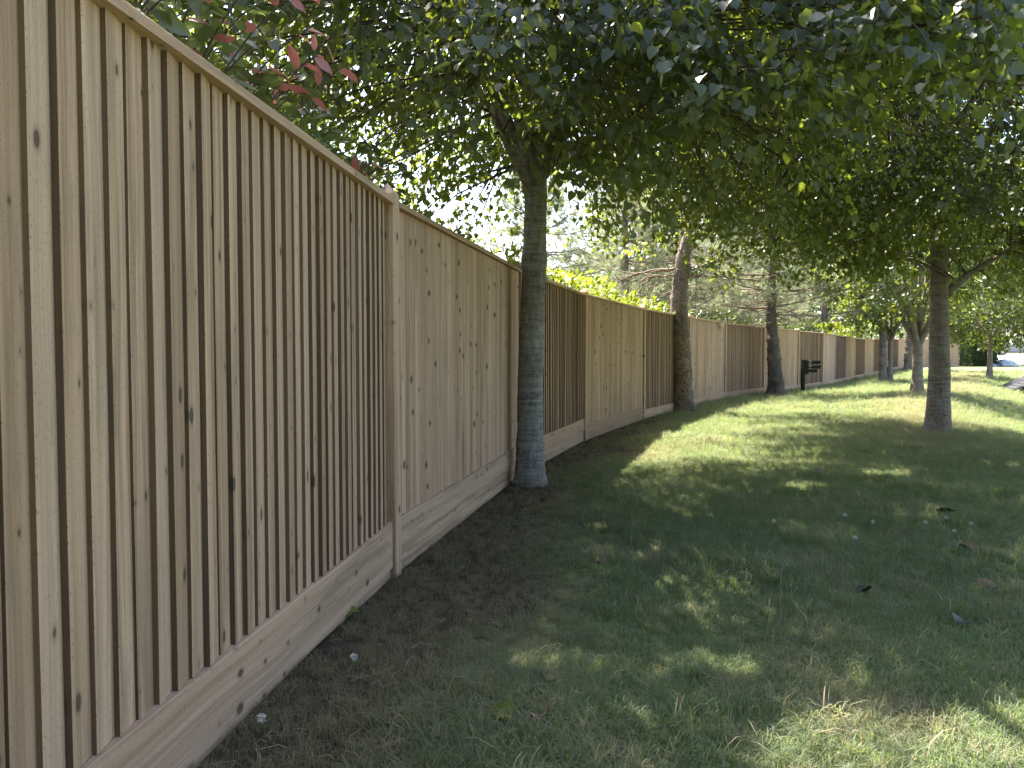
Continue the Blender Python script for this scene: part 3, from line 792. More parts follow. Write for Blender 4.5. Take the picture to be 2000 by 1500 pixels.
# ------------------------------------------------------------------ pines
NEEDLE_W = 0.0045
def needle_tufts(r, P, D, n=22, ln=0.085, w=NEEDLE_W):
    m = len(P); d = np.repeat(D, n, 0) + r.normal(size=(m * n, 3)) * 0.62
    d /= np.linalg.norm(d, axis=1)[:, None]
    p = np.repeat(P, n, 0) + np.repeat(D, n, 0) * (r.random((m * n, 1)) - 0.5) * 0.10
    s = np.cross(d, rand_unit(r, m * n)); s /= np.linalg.norm(s, axis=1)[:, None] + 1e-9
    L = ln * (0.7 + 0.6 * r.random((m * n, 1)))
    V = np.stack([p - s * w / 2, p + s * w / 2, p + d * L], 1).reshape(-1, 3)
    T = np.arange(m * n * 3).reshape(-1, 3)
    c = np.stack([np.repeat(r.random(m), n) ** 1.5, r.random(m * n), np.zeros(m * n)], -1)
    return V, T, np.repeat(c, 3, 0)

def pine_crown_parts(r, h0, h1, rad, whorls, per_whorl, tufts_per, w=NEEDLE_W, ln=0.09, dead=0.0):
    """needle mesh + branch mesh about the origin (trunk up the z axis)"""
    P = []; D = []; mb = MB()
    for k in range(whorls):
        z = h0 + (h1 - h0) * k / max(1, whorls - 1); f = 1 - 0.75 * (k / max(1, whorls - 1)) ** 1.4
        for q in range(per_whorl):
            a = 2 * math.pi * (q + r.random()) / per_whorl; L = rad * f * (0.7 + 0.5 * r.random())
            e = np.array([math.cos(a) * L, math.sin(a) * L, z + L * (0.05 + 0.3 * r.random())])
            m = np.array([math.cos(a) * L * 0.5, math.sin(a) * L * 0.5, z - 0.05 + 0.15 * r.normal()])
            pl = bez((0, 0, z), m, e, 9); mb.tube(pl, np.linspace(0.030, 0.006, 9), 5, cap=False)
            for s_ in range(9):
                t = 0.25 + 0.75 * r.random(); i = t * 8; i0 = min(7, int(i)); p = pl[i0] + (pl[i0 + 1] - pl[i0]) * (i - i0)
                ax = pl[8] - pl[0]; ax = ax / np.linalg.norm(ax); sd = ax * 0.6 + rand_unit(r, 1)[0] * 0.8; sd[2] += 0.15; sd /= np.linalg.norm(sd)
                l2 = 0.35 + 0.5 * r.random(); q2 = p + sd * l2 * 0.5 + np.array([0, 0, -0.04]); e2 = p + sd * l2 + np.array([0, 0, 0.06])
                mb.tube(np.array([p, q2, e2]), (0.009, 0.006, 0.003), 4, cap=False)
                for u in np.linspace(0.35, 1.0, tufts_per):
                    pp = p + (e2 - p) * u; P.append(pp + r.normal(size=3) * 0.05); dd = sd + r.normal(size=3) * 0.5; dd[2] += 0.35; D.append(dd / np.linalg.norm(dd))
    V, T, c = needle_tufts(r, np.array(P), np.array(D), 24, ln, w)
    return mesh_np('needles', V, T, M['needle'], c), mb.mesh('branches', M['deadwood'], True)

rp = np.random.default_rng(5)
NEED_A, BR_A = pine_crown_parts(rp, 0.0, 4.5, 2.6, 9, 6, 7, 0.007, 0.12)
NEED_B, BR_B = pine_crown_parts(rp, 0.0, 3.6, 2.0, 8, 6, 7, 0.007, 0.12)

def dead_twigs(r, z0, z1, n, L, sag=0.25):
    mb = MB()
    for q in range(n):
        z = z0 + (z1 - z0) * r.random(); a = r.random() * 2 * math.pi; l = L * (0.4 + 0.8 * r.random())
        d = np.array([math.cos(a), math.sin(a), 0])
        pl = bez((0, 0, z), d * l * 0.5 + [0, 0, z + 0.10 * r.normal()], d * l + [0, 0, z - sag * l * r.random()], 7)
        pl[1:] += r.normal(size=(6, 3)) * 0.02
        mb.tube(pl, np.linspace(0.014, 0.003, 7), 4, cap=False)
        for s_ in range(4):
            p = pl[2 + r.integers(4)]; e = p + d * 0.25 + r.normal(size=3) * 0.16; mb.tube(np.array([p, (p + e) / 2 + r.normal(size=3) * 0.03, e]), (0.006, 0.004, 0.002), 3, cap=False)
    return mb

def pine(label, base, trunk, radii, crown_z, r, need, br, scale=(1, 1, 1), rot=0.0, bulges=(), dead=None, limbs=(), group='pine trees along the fence', flare=0.3, crown_off=(0, 0), bark=None):
    bx, by = base; z = gz(bx, by)
    root = thing('pine_tree', label, 'tree', (bx, by, z), group)
    tp = [(x, y, zz) for x, y, zz in trunk]
    tm = trunk_mesh(tp, radii, bark or M['pine_bark'], r, seg=24, rings=80, flare=flare, wob=0.07, bulges=bulges)
    link('trunk', tm, root)
    tx = np.interp(crown_z, [p[2] for p in tp], [p[0] for p in tp]); ty = np.interp(crown_z, [p[2] for p in tp], [p[1] for p in tp])
    for nm, me, kd in (('needles', need, 'stuff'), ('branches', br, 'stuff')):
        o = link(nm, me, root, kd, (tx + crown_off[0], ty + crown_off[1], crown_z), rot); o.scale = scale
    for (p0, p1, p2, r0) in limbs:
        mb = MB(); pl = bez(p0, p1, p2, 12); pl[1:] += r.normal(size=(11, 3)) * 0.015
        mb.tube(pl, np.linspace(r0, r0 * 0.35, 12), 8, wob=0.05, r=r)
        for s_ in range(7):
            p = pl[2 + r.integers(9)]; e = p + (pl[-1] - pl[0]) * 0.22 + r.normal(size=3) * 0.25 - np.array([0, 0, 0.15]); mb.tube(np.array([p, (p + e) / 2 + r.normal(size=3) * 0.05, e]), (0.012, 0.008, 0.003), 4, cap=False)
        link('branch', mb.mesh('branch', M['deadwood'], True), root)
    if dead: link('dead_twigs', dead_twigs(r, *dead).mesh('dead_twigs', M['deadwood'], True), root, 'stuff')
    return root

# pink-barked pine between the fifth and sixth panels
pine('pine tree with pinkish flaking bark and two bare limbs spreading over the fence', (3.52, 15.75),
     [(0, 0, -0.05), (-0.03, 0, 0.8), (-0.10, 0, 1.7), (-0.10, 0, 2.4), (-0.02, 0, 3.2), (0.22, 0, 4.0), (0.35, 0, 6.5)], [0.215, 0.19, 0.185, 0.155, 0.14, 0.12, 0.05], 4.3, rp, NEED_B, BR_B,
     bulges=((1.62, 0.16, 0.06), (1.45, 0.06, 0.05), (1.05, 0.05, 0.05), (2.35, 0.06, 0.05)), dead=(2.5, 4.2, 26, 1.2),
     limbs=[((-0.05, 0, 2.85), (-0.6, 0.1, 2.98), (-1.30, 0.1, 2.66), 0.045), ((0.0, 0, 2.86), (0.55, 0.1, 3.02), (1.35, 0.3, 3.25), 0.05), ((-0.05, 0.02, 2.75), (-0.5, -0.2, 2.78), (-1.0, -0.3, 2.62), 0.03), ((0.0, 0, 2.75), (0.6, -0.2, 2.78), (1.5, -0.2, 2.62), 0.03)], scale=(0.75, 0.75, 0.8))
# dark leaning pine left of the signpost
pine('dark leaning pine trunk with swollen rings and low needles, left of the black signpost', (7.40, 21.55),
     [(0.04, 0, -0.05), (0.0, 0, 0.5), (-0.07, 0, 1.3), (-0.13, 0, 1.9), (-0.16, 0, 2.6), (-0.1, 0, 4.5)], [0.23, 0.205, 0.17, 0.15, 0.13, 0.05], 2.45, rp, NEED_B, BR_B,
     bulges=((1.05, 0.13, 0.06), (1.6, 0.14, 0.06), (0.45, 0.06, 0.06)), dead=(1.9, 2.9, 34, 1.5), flare=0.45, rot=1.0, bark=M['pine_bark_dark'], scale=(1.2, 1.2, 0.9))
pine('ringed pine trunk sharing its foot with a slim lime tree by the fence', (16.30, 33.75),
     [(0.0, 0, -0.05), (-0.02, 0, 1.3), (-0.05, 0, 2.6), (0.0, 0, 5.0)], [0.17, 0.15, 0.135, 0.06], 2.9, rp, NEED_B, BR_B,
     bulges=tuple((z, 0.16, 0.045) for z in (0.75, 1.0, 1.3, 1.62, 1.85)), rot=2.0, scale=(0.9, 0.9, 1.1))
pine('distant ringed pine trunk near the last turn of the fence', (25.4, 49.2),
     [(0.0, 0, -0.05), (0.0, 0, 1.3), (0.02, 0, 2.6), (0.0, 0, 6.0)], [0.26, 0.22, 0.20, 0.08], 2.6, rp, NEED_A, BR_A,
     bulges=tuple((z, 0.16, 0.05) for z in (0.7, 1.1, 1.5, 1.9)), rot=3.3, scale=(0.9, 0.9, 1.0))
# pines behind the fence
for label, x, y, cz, sc, rot in (('grey-green pine behind the fence between the two nearest lawn trunks', 3.2, 22.0, 1.6, (1.1, 1.1, 1.0), 0.4),
                                 ('second grey-green pine behind the fence, farther back between the nearest trunks', 4.9, 30.0, 2.0, (1.5, 1.5, 1.3), 1.9),
                                 ('dense pine behind the fence above the reddish hedge', 9.0, 33.0, 2.0, (1.4, 1.4, 1.2), 2.7),
                                 ('pine behind the fence whose dark trunk shows right of the signpost', 13.6, 33.6, 2.9, (1.2, 1.2, 1.1), 4.4),
                                 ('small grey-green pine close behind the fence, just right of the nearest lawn trunk', 0.55, 17.2, 1.2, (0.9, 0.9, 0.8), 0.9),
                                 ('grey-green pine behind the fence left of the pink-barked pine', 4.6, 25.0, 1.4, (1.3, 1.3, 1.0), 3.9),
                                 ('grey-green pine behind the fence between the pink-barked pine and the leaning one', 6.4, 27.8, 1.5, (1.25, 1.25, 1.0), 2.2),
                                 ('dim pine behind the fence above the signpost', 10.8, 36.0, 1.6, (1.5, 1.5, 1.1), 5.9),
                                 ('tall pine far behind the fence over the golden hedge', 15.5, 46.0, 2.6, (1.8, 1.8, 1.5), 5.2)):
    pine(label, (x, y), [(0, 0, -0.05), (0.03, 0, 2), (0, 0, 4), (0.05, 0, 7.0)], [0.16, 0.13, 0.11, 0.04], cz, rp, NEED_A, BR_A, scale=sc, rot=rot, group='pines behind the fence', dead=(1.6, 3.2, 14, 1.2))

# broadleaf trees behind the fence and far off
rb = np.random.default_rng(33)
broadleaf('garden_tree', 'leafy tree behind the fence, seen above the first two panels', 'tree', (-7.2, 12.5, 0), [(-7.2, 12.5, 0), (-7.15, 12.5, 1.2), (-7.2, 12.5, 2.6)], [0.16, 0.13, 0.10],
    (-7.0, 12.2, 4.9), (3.4, 3.2, 2.9), 2.2, rb, 420, 26, 0.12, M['lime_leaf'], M['lime_bark'], limbs=7, fork=1.8, proto=(LEAF4, LEAF4_T), group='broadleaf trees behind the fence')
gt = broadleaf('garden_tree', 'dark broadleaf tree far behind the fence left of the pines', 'tree', (-9.5, 30, 0), [(-9.5, 30, 0), (-9.5, 30, 1.4), (-9.4, 30, 3.0)], [0.22, 0.18, 0.13],
    (-9.4, 30, 5.0), (3.4, 3.2, 3.0), 1.6, rb, 330, 26, 0.20, M['dark_leaf'], M['lime_bark'], limbs=7, fork=1.8, proto=(LEAF4, LEAF4_T), group='broadleaf trees behind the fence', length=0.9)
for x, y, s, rz, lab in ((22.5, 60, 1.15, 1.0, 'dark broadleaf tree far behind the fence over the last panels'),
                         (29.5, 64, 1.1, 2.0, 'dark broadleaf tree behind the end post of the fence'),
                         (16.5, 58, 1.1, 3.0, 'dark broadleaf tree far behind the golden hedge'),
                         (9.5, 50, 1.0, 4.0, 'dark broadleaf tree far behind the dense pine'),
                         (37.5, 66, 1.0, 5.0, 'dark broadleaf tree rising behind the tall clipped hedge'),
                         (47.0, 92, 1.5, 5.6, 'dark broadleaf tree across the road behind the parked car'),
                         (60.0, 94, 1.6, 0.6, 'dark broadleaf tree across the road beyond the right edge')):
    c = copy_tree(gt); c.location = (x, y, gz(x, y)); c.rotation_euler = (0, 0, rz); c.scale = (s, s, s); c['label'] = lab

# one unseen leafy mass behind the camera, added to block sky light
def unseen_leaf_screen():
    r = np.random.default_rng(77); n = 9000
    a = math.radians(150) + math.radians(185) * r.random(n) ; R = 13 + 5 * r.random(n)
    P = np.stack([3 + R * np.cos(a), -1 + R * np.sin(a), 0.3 + 9.5 * r.random(n)], -1)
    P = P[(fence_dist(P[:, 0], P[:, 1]) > 1.0) | (P[:, 1] < -4)]; P = P[P[:, 1] < -2.5]; m = len(P)
    V, T, C = leaf_arrays(P, rand_unit(r, m), rand_unit(r, m), 0.75 * (0.6 + 0.8 * r.random(m)), LEAF4, LEAF4_T, r)
    o = link('unseen_leaf_screen', mesh_np('unseen_leaf_screen', V, T, M['dark_leaf'], C, True)); tag(o, kind='stuff')
unseen_leaf_screen()

# ------------------------------------------------------------------ hedges and shrubs
def leafy_run(name, label, cat, pts, width, z0, z1, n, size, mat, r, proto=(LAUREL_LO, LAUREL_LO_T), top_wob=0.15, group=None, stem=True, low=0.25, core=False):
    """a hedge following a polyline in plan"""
    pts = np.array(pts, float); seg = np.linalg.norm(np.diff(pts, axis=0), axis=1); cum = np.concatenate([[0], np.cumsum(seg)])
    B = np.array([pts[0][0], pts[0][1], 0.0])
    root = thing(name, label, cat, tuple(B), group)
    u = r.random(n) * cum[-1]; X = np.interp(u, cum, pts[:, 0]); Y = np.interp(u, cum, pts[:, 1])
    tx = np.gradient(np.interp(u, cum, pts[:, 0])) * 0 + (pts[-1][0] - pts[0][0]); ty = pts[-1][1] - pts[0][1]; l = math.hypot(tx[0], ty); nx, ny = ty / l, -tx[0] / l
    v = r.random(n)
    hump = (vnoise(u * 1.7, u * 0 + 3) - 0.5) * 2 * top_wob + (vnoise(u * 5.0, u * 0 + 8) - 0.5) * top_wob
    zt = z1 + hump
    z = np.where(v < 0.5, zt - np.abs(r.normal(size=n)) * 0.16, z0 + (zt - z0) * (low + (1 - low) * r.random(n)))
    off = (r.random(n) - 0.5) * width; side = r.random(n) < 0.4; off = np.where(side, np.sign(off) * width * (0.40 + 0.12 * r.random(n)), off)
    P = np.stack([X + nx * off, Y + ny * off, z], -1) - B
    D = rand_unit(r, n); D[:, 2] = np.abs(D[:, 2]) * 0.8 + 0.1; D[:, 0] += nx * off / width * 1.2; D[:, 1] += ny * off / width * 1.2
    N = rand_unit(r, n) * 0.5; N[:, 2] += 1
    V, T, C = leaf_arrays(P, D, N, size * (0.6 + 0.7 * r.random(n)), proto[0], proto[1], r)
    link('foliage', mesh_np('foliage', V, T, mat, C, True), root, 'stuff')
    if core:
        a0, a1 = pts[0] - B[:2], pts[-1] - B[:2]; mc = Matrix.Translation((a0[0], a0[1], 0)) @ Matrix.Rotation(math.atan2(a1[1] - a0[1], a1[0] - a0[0]), 4, 'Z')
        mb = MB(); mb.box(0.35, cum[-1] - 0.3, -width * 0.36, width * 0.36, 0.1, z1 - 0.35, (0.2, 0.9, 0), mc); link('inner_growth', mb.mesh('inner_growth', mat), root)
    if stem:
        mb = MB()
        for q in range(int(cum[-1] / 0.6) + 2):
            uu = r.random() * cum[-1]; p = np.array([np.interp(uu, cum, pts[:, 0]), np.interp(uu, cum, pts[:, 1]), 0]) - B
            for s_ in range(4):
                e = p + np.array([r.normal() * 0.25, r.normal() * 0.25, z0 + (z1 - z0) * 0.92]); mb.tube(np.array([p, (p + e) / 2 + r.normal(size=3) * 0.06, e]), (0.016, 0.012, 0.004), 5, cap=False)
        link('stems', mb.mesh('stems', M['twig'], True), root, 'stuff')
    return root
def off_line(k0, k1, d, n=8):
    out = []
    for t in np.linspace(k0, k1, n):
        i = min(len(PA) - 2, int(t)); p = PA[i] + (PA[i + 1] - PA[i]) * (t - i); a = PA[i + 1] - PA[i]; a = a / np.linalg.norm(a)
        out.append((p[0] - a[1] * d, p[1] + a[0] * d))
    return out
rh = np.random.default_rng(44)
leafy_run('laurel_hedge', 'bright yellow-green laurel hedge topping the fence right of the nearest lawn trunk', 'hedge', off_line(3.15, 5.75, 0.62, 9), 0.8, 0.1, 2.20, 5200, 0.115, M['laurel_leaf'], rh, top_wob=0.17)
leafy_run('photinia_hedge', 'dull hedge with reddish tips over the fence right of the pink-barked pine', 'hedge', off_line(6.1, 8.6, 0.8, 9), 0.9, 0.1, 2.15, 4200, 0.13, M['mixed_leaf'], rh, top_wob=0.22)
leafy_run('garden_hedge', 'dark hedge behind the fence above the black signpost', 'hedge', off_line(8.7, 11.0, 0.9, 9), 0.9, 0.1, 2.1, 3600, 0.15, M['dark_leaf'], rh, top_wob=0.15)
leafy_run('golden_hedge', 'golden-green sunlit hedge above the far fence panels', 'hedge', off_line(11.0, 14.6, 1.1, 9), 1.3, 0.1, 2.38, 5200, 0.18, M['laurel_leaf'], rh, top_wob=0.14)
leafy_run('garden_hedge', 'dark hedge behind the far bend of the fence', 'hedge', off_line(14.7, 20.8, 1.4, 9), 1.6, 0.1, 2.7, 5200, 0.22, M['dark_leaf'], rh, top_wob=0.2)
leafy_run('clipped_hedge', 'tall dark clipped hedge beside the end post of the fence', 'hedge', [(33.4, 57.7), (36.8, 59.2)], 2.2, 0.15, 4.2, 17000, 0.22, M['dark_leaf'], rh, top_wob=0.2, low=0.0, core=True)

# photinia shrub with red new leaves, leaning over the nearest panel
def photinia():
    r = np.random.default_rng(55)
    B = np.array([-1.75, 3.3, 0.0])
    root = thing('photinia_shrub', 'photinia shrub with red young leaves leaning over the nearest fence panel', 'shrub', tuple(B))
    shoots = []
    def shoot(b, m, e, n, red, size=0.10, rad=0.007):
        pl = bez(b, m, e, 10); mb = MB(); mb.tube(pl - B, np.linspace(rad, 0.002, 10), 5, cap=False)
        link('stem', mb.mesh('stem', M['twig'], True), root)
        out = []
        for q in range(n):
            t = 0.30 + 0.70 * (q + r.random()) / n; i = min(8, int(t * 9)); p = pl[i] + (pl[i + 1] - pl[i]) * (t * 9 - i)
            ax = pl[i + 1] - pl[i]; ax = ax / np.linalg.norm(ax); a = q * 2.4 + r.random() * 0.5
            s = np.cross(ax, [0.3, 0.2, 1]); s /= np.linalg.norm(s); u = np.cross(ax, s)
            d = ax * 0.55 + (s * math.cos(a) + u * math.sin(a)) * 0.8 + r.normal(size=3) * 0.15; d[2] -= 0.25 if not red else 0.35
            out.append((p, d, r.normal(size=3) * 0.4 + np.array([0, 0, 1.0]), size * (0.7 + 0.6 * r.random())))
        return out
    green = []; red = []
    for q in range(60):
        y = 1.7 + 3.6 * r.random(); x = -0.85 - 0.13 * (4.0 - y) - 0.15 - 0.9 * r.random()
        zt = 2.12 + 0.55 * r.random() + (0.30 if 2.2 < y < 3.6 else 0)
        green += shoot((x - 0.2, y + 0.3 * r.normal(), 0.2), (x - 0.1, y, 1.3), (x + 0.12 * r.normal(), y + 0.2 * r.normal(), zt), 22, False, 0.12)
    for (y, dx, z) in ((2.45, 0.10, 2.42), (2.75, 0.10, 2.62), (2.9, 0.06, 2.55), (2.95, 0.10, 2.45), (3.05, 0.08, 2.36), (3.35, 0.08, 2.46), (3.25, 0.06, 2.36), (3.5, 0.06, 2.40), (2.6, 0.02, 2.70), (4.0, 0.02, 2.12)):
        y -= 0.22; xf = -0.65 - 0.13 * (4.02 - y)
        red += shoot((xf - 0.7, y + 0.1, 0.8), (xf - 0.35, y, z - 0.2), (xf + dx, y, z), 13, True, 0.092)
        green += shoot((xf - 0.7, y + 0.1, 0.8), (xf - 0.4, y, z - 0.3), (xf - 0.05, y + 0.1, z - 0.12), 9, False, 0.10)
    m = 3400; yy = 1.6 + 3.3 * r.random(m); xx = -0.62 - 0.13 * (4.02 - yy) - 0.12 - 1.3 * r.random(m)
    zz = 1.7 + (0.75 + 0.25 * np.sin(yy * 3.1) - 0.25 * (yy > 3.9)) * r.random(m) ** 0.7
    for q in range(m):
        green.append((np.array([xx[q], yy[q], zz[q]]), np.array([r.normal() + 0.4, r.normal(), r.normal() * 0.6]), np.array([r.normal() * 0.5, r.normal() * 0.5, 1.0]), 0.085 * (0.7 + 0.6 * r.random())))
    for lst, mat, key in ((red, M['red_leaf'], 'red'), (green, M['mixed_leaf'], 'green')):
        P = np.array([a[0] for a in lst]); vis, dep = in_view(P); S = np.array([a[3] for a in lst])
        lim = 110 if key == 'red' else 185
        idx = set(np.argsort(-np.where(vis, S / dep, -1))[:lim].tolist())
        vs = leaf_variants('photinia_' + key, LAUREL, LAUREL_T, mat)
        rest = []
        for q, a in enumerate(lst):
            if q in idx:
                o = place_leaf(vs[q % 5], root, B, a[0], a[1], a[2], a[3])
                if key == 'red': o['label'] = 'red young leaf'
            else: rest.append(a)
        if rest:
            V, T, C = leaf_arrays(np.array([a[0] for a in rest]) - B, np.array([a[1] for a in rest]), np.array([a[2] for a in rest]), np.array([a[3] for a in rest]), LAUREL, LAUREL_T, r)
            link('foliage', mesh_np('foliage', V, T, mat, C, True), root, 'stuff')
photinia()
rh = np.random.default_rng(45)
leafy_run('garden_shrub', 'dark glossy shrub behind the second fence panel', 'shrub', [(-1.35, 4.3), (-0.8, 7.0)], 0.9, 0.1, 2.12, 2200, 0.10, M['mixed_leaf'], rh, top_wob=0.16)

# ------------------------------------------------------------------ grass (one mass)
def tuft_mesh(r, n, h, spread, w, straw):
    V = []; Q = []; T = []; C = []
    for q in range(n):
        a = r.random() * 6.283; rr = spread * math.sqrt(r.random()); b = np.array([math.cos(a) * rr, math.sin(a) * rr, -0.006])
        L = h * (0.55 + 0.75 * r.random()); la = r.random() * 6.283; lean = 0.2 + 1.1 * r.random(); d = np.array([math.cos(la), math.sin(la), 0])
        s = np.array([-math.sin(la), math.cos(la), 0]) * w * (0.7 + 0.6 * r.random())
        st = 1.0 if r.random() < straw else 0.0; rc = r.random()
        p1 = b + d * L * 0.22 * lean + np.array([0, 0, L * 0.50]); p2 = b + d * L * 0.60 * lean + np.array([0, 0, L * 0.78 * (1 - 0.28 * lean)]); p3 = b + d * L * 0.98 * lean + np.array([0, 0, L * 0.92 * (1 - 0.5 * lean)])
        i = len(V); V += [b - s, b + s, p1 - s * 0.9, p1 + s * 0.9, p2 - s * 0.6, p2 + s * 0.6, p3]
        Q += [(i, i + 1, i + 3, i + 2), (i + 2, i + 3, i + 5, i + 4)]; T += [(i + 4, i + 5, i + 6)]
        C += [(rc, 0, st)] * 2 + [(rc, 0.5, st)] * 2 + [(rc, 0.8, st)] * 2 + [(rc, 1, st)]
    return mesh_np('grass_tuft', V, [Q, T], M['blade'], np.array(C), True)
def grass():
    r = np.random.default_rng(66)
    protos = []
    for q in range(7):
        straw = (0.06, 0.08, 0.12, 0.18, 0.06, 0.40, 0.12)[q]
        me = tuft_mesh(r, 22, (0.045, 0.05, 0.058, 0.05, 0.065, 0.065, 0.09)[q], 0.036, (0.0008, 0.0009, 0.0008, 0.0008, 0.0010, 0.0007, 0.0011)[q], straw)
        protos.append(bpy.data.objects.new('grass_tuft', me))
    P = []; SC_ = []; IX = []; DR = []
    def scatter(y0, y1, dens, sc):
        # wedge seen by the camera plus a margin
        ymid = np.linspace(y0, y1, 12); area = 0
        n = int(dens * (y1 - y0) * (1.40 * (y0 + y1) / 2 + 3.0))
        y = y0 + (y1 - y0) * r.random(n); x = (r.random(n) * 2 - 1) * (0.70 * y + 1.5)
        d = fence_dist(x, y); k = (d > 0.05)
        soil = (1 - smoothstep(0.10, 1.25, d + (vnoise(x * 1.1, y * 1.1) - 0.5) * 0.9)) * (1 - 0.75 * smoothstep(11, 17, y))
        k &= r.random(n) > soil * 0.45
        k &= vnoise(x * 3.1, y * 3.1) + 0.35 * r.random(n) > 0.22
        x, y, d, soil = x[k], y[k], d[k], soil[k]; m = len(x)
        P.append(np.stack([x, y, ground(x, y)], -1))
        SC_.append(sc * (0.75 + 0.6 * r.random(m)) * (0.8 + 0.5 * vnoise(x * 1.7 + 4, y * 1.7)) * (1 - 0.45 * soil))
        ix = r.integers(0, 5, m); rare = r.random(m); clump = vnoise(x * 2.3 + 30, y * 2.3)
        ix = np.where((rare < 0.10), 5, ix); ix = np.where((rare > 0.985) | ((clump > 0.80) & (rare > 0.8)), 6, ix)
        IX.append(ix)
        DR.append(np.clip(0.75 * soil + 0.35 * np.exp(-((d - 4.4) / 0.7) ** 2) * smoothstep(7, 11, y), 0, 1))
    scatter(1.0, 3.2, 2300, 1.0); scatter(3.2, 5.5, 1500, 1.05); scatter(5.5, 9.0, 760, 1.15); scatter(9.0, 15.0, 300, 1.4); scatter(15, 26, 70, 2.0); scatter(26, 48, 16, 2.8)
    P = np.vstack(P); SCv = np.concatenate(SC_); IX = np.concatenate(IX); DR = np.concatenate(DR)
    me = bpy.data.meshes.new('grass'); me.vertices.add(len(P)); me.vertices.foreach_set('co', P.astype(np.float32).ravel())
    a = me.attributes.new('size', 'FLOAT', 'POINT'); a.data.foreach_set('value', SCv.astype(np.float32))
    a = me.attributes.new('which', 'INT', 'POINT'); a.data.foreach_set('value', IX.astype(np.int32))
    a = me.attributes.new('dry', 'FLOAT', 'POINT'); a.data.foreach_set('value', DR.astype(np.float32))
    a = me.attributes.new('turn', 'FLOAT_VECTOR', 'POINT'); tv = np.zeros((len(P), 3), np.float32); tv[:, 2] = r.random(len(P)) * 6.283; tv[:, 0] = r.normal(size=len(P)) * 0.15; tv[:, 1] = r.normal(size=len(P)) * 0.15; a.data.foreach_set('vector', tv.ravel())
    o = link('grass', me, None, 'stuff'); tag(o, 'mown green and straw-coloured grass of the lawn', 'grass')
    ng = bpy.data.node_groups.new('grass_scatter', 'GeometryNodeTree')
    ng.interface.new_socket('Geometry', in_out='INPUT', socket_type='NodeSocketGeometry'); ng.interface.new_socket('Geometry', in_out='OUTPUT', socket_type='NodeSocketGeometry')
    N = ng.nodes; Lk = ng.links
    gi = N.new('NodeGroupInput'); go = N.new('NodeGroupOutput'); inst = N.new('GeometryNodeInstanceOnPoints'); g2i = N.new('GeometryNodeGeometryToInstance')
    for p in reversed(protos):
        oi = N.new('GeometryNodeObjectInfo'); oi.inputs['Object'].default_value = p; oi.inputs['As Instance'].default_value = True; Lk.new(oi.outputs['Geometry'], g2i.inputs[0])
    def na(name, typ):
        x = N.new('GeometryNodeInputNamedAttribute'); x.data_type = typ; x.inputs[0].default_value = name
        return [s for s in x.outputs if s.enabled and s.name == 'Attribute'][0]
    Lk.new(gi.outputs[0], inst.inputs['Points']); Lk.new(g2i.outputs[0], inst.inputs['Instance'])
    inst.inputs['Pick Instance'].default_value = True
    Lk.new(na('which', 'INT'), inst.inputs['Instance Index']); Lk.new(na('size', 'FLOAT'), inst.inputs['Scale'])
    e2r = N.new('FunctionNodeEulerToRotation'); Lk.new(na('turn', 'FLOAT_VECTOR'), e2r.inputs[0]); Lk.new(e2r.outputs[0], inst.inputs['Rotation'])
    Lk.new(inst.outputs[0], go.inputs[0])
    md = o.modifiers.new('scatter', 'NODES'); md.node_group = ng
    print('grass tufts', len(P))
grass()

# dry stalks and twigs strewn over the bare strip
def stalks():
    r = np.random.default_rng(88); mb = MB(); n = 0
    while n < 1000:
        y = 1.8 + 7.5 * r.random() ** 1.3; x = -1.0 + 3.4 * r.random(); d = float(fence_dist(np.array([x]), np.array([y]))[0])
        if d < 0.06 or d > 2.0 or r.random() < d * 0.35: continue
        a = r.random() * 6.28; L = 0.03 + 0.09 * r.random() ** 2; z = gz(x, y) + 0.018 + 0.02 * r.random()
        P = np.array([(x, y, z), (x + math.cos(a) * L * 0.5 + r.normal() * 0.008, y + math.sin(a) * L * 0.5 + r.normal() * 0.008, z + 0.012 * r.random()), (x + math.cos(a) * L, y + math.sin(a) * L, z - 0.004)])
        mb.tube(P, (0.0009, 0.0009, 0.0006), 3, cap=False); n += 1
    o = link('dry_stalks', mb.mesh('dry_stalks', simple_mat('dry_stalk', (0.30, 0.235, 0.15), 0.8, 0.2, var=0.5, scale=3)), None, 'stuff'); tag(o, 'pale dry stalks strewn over the bare strip by the fence', 'stalks')
stalks()

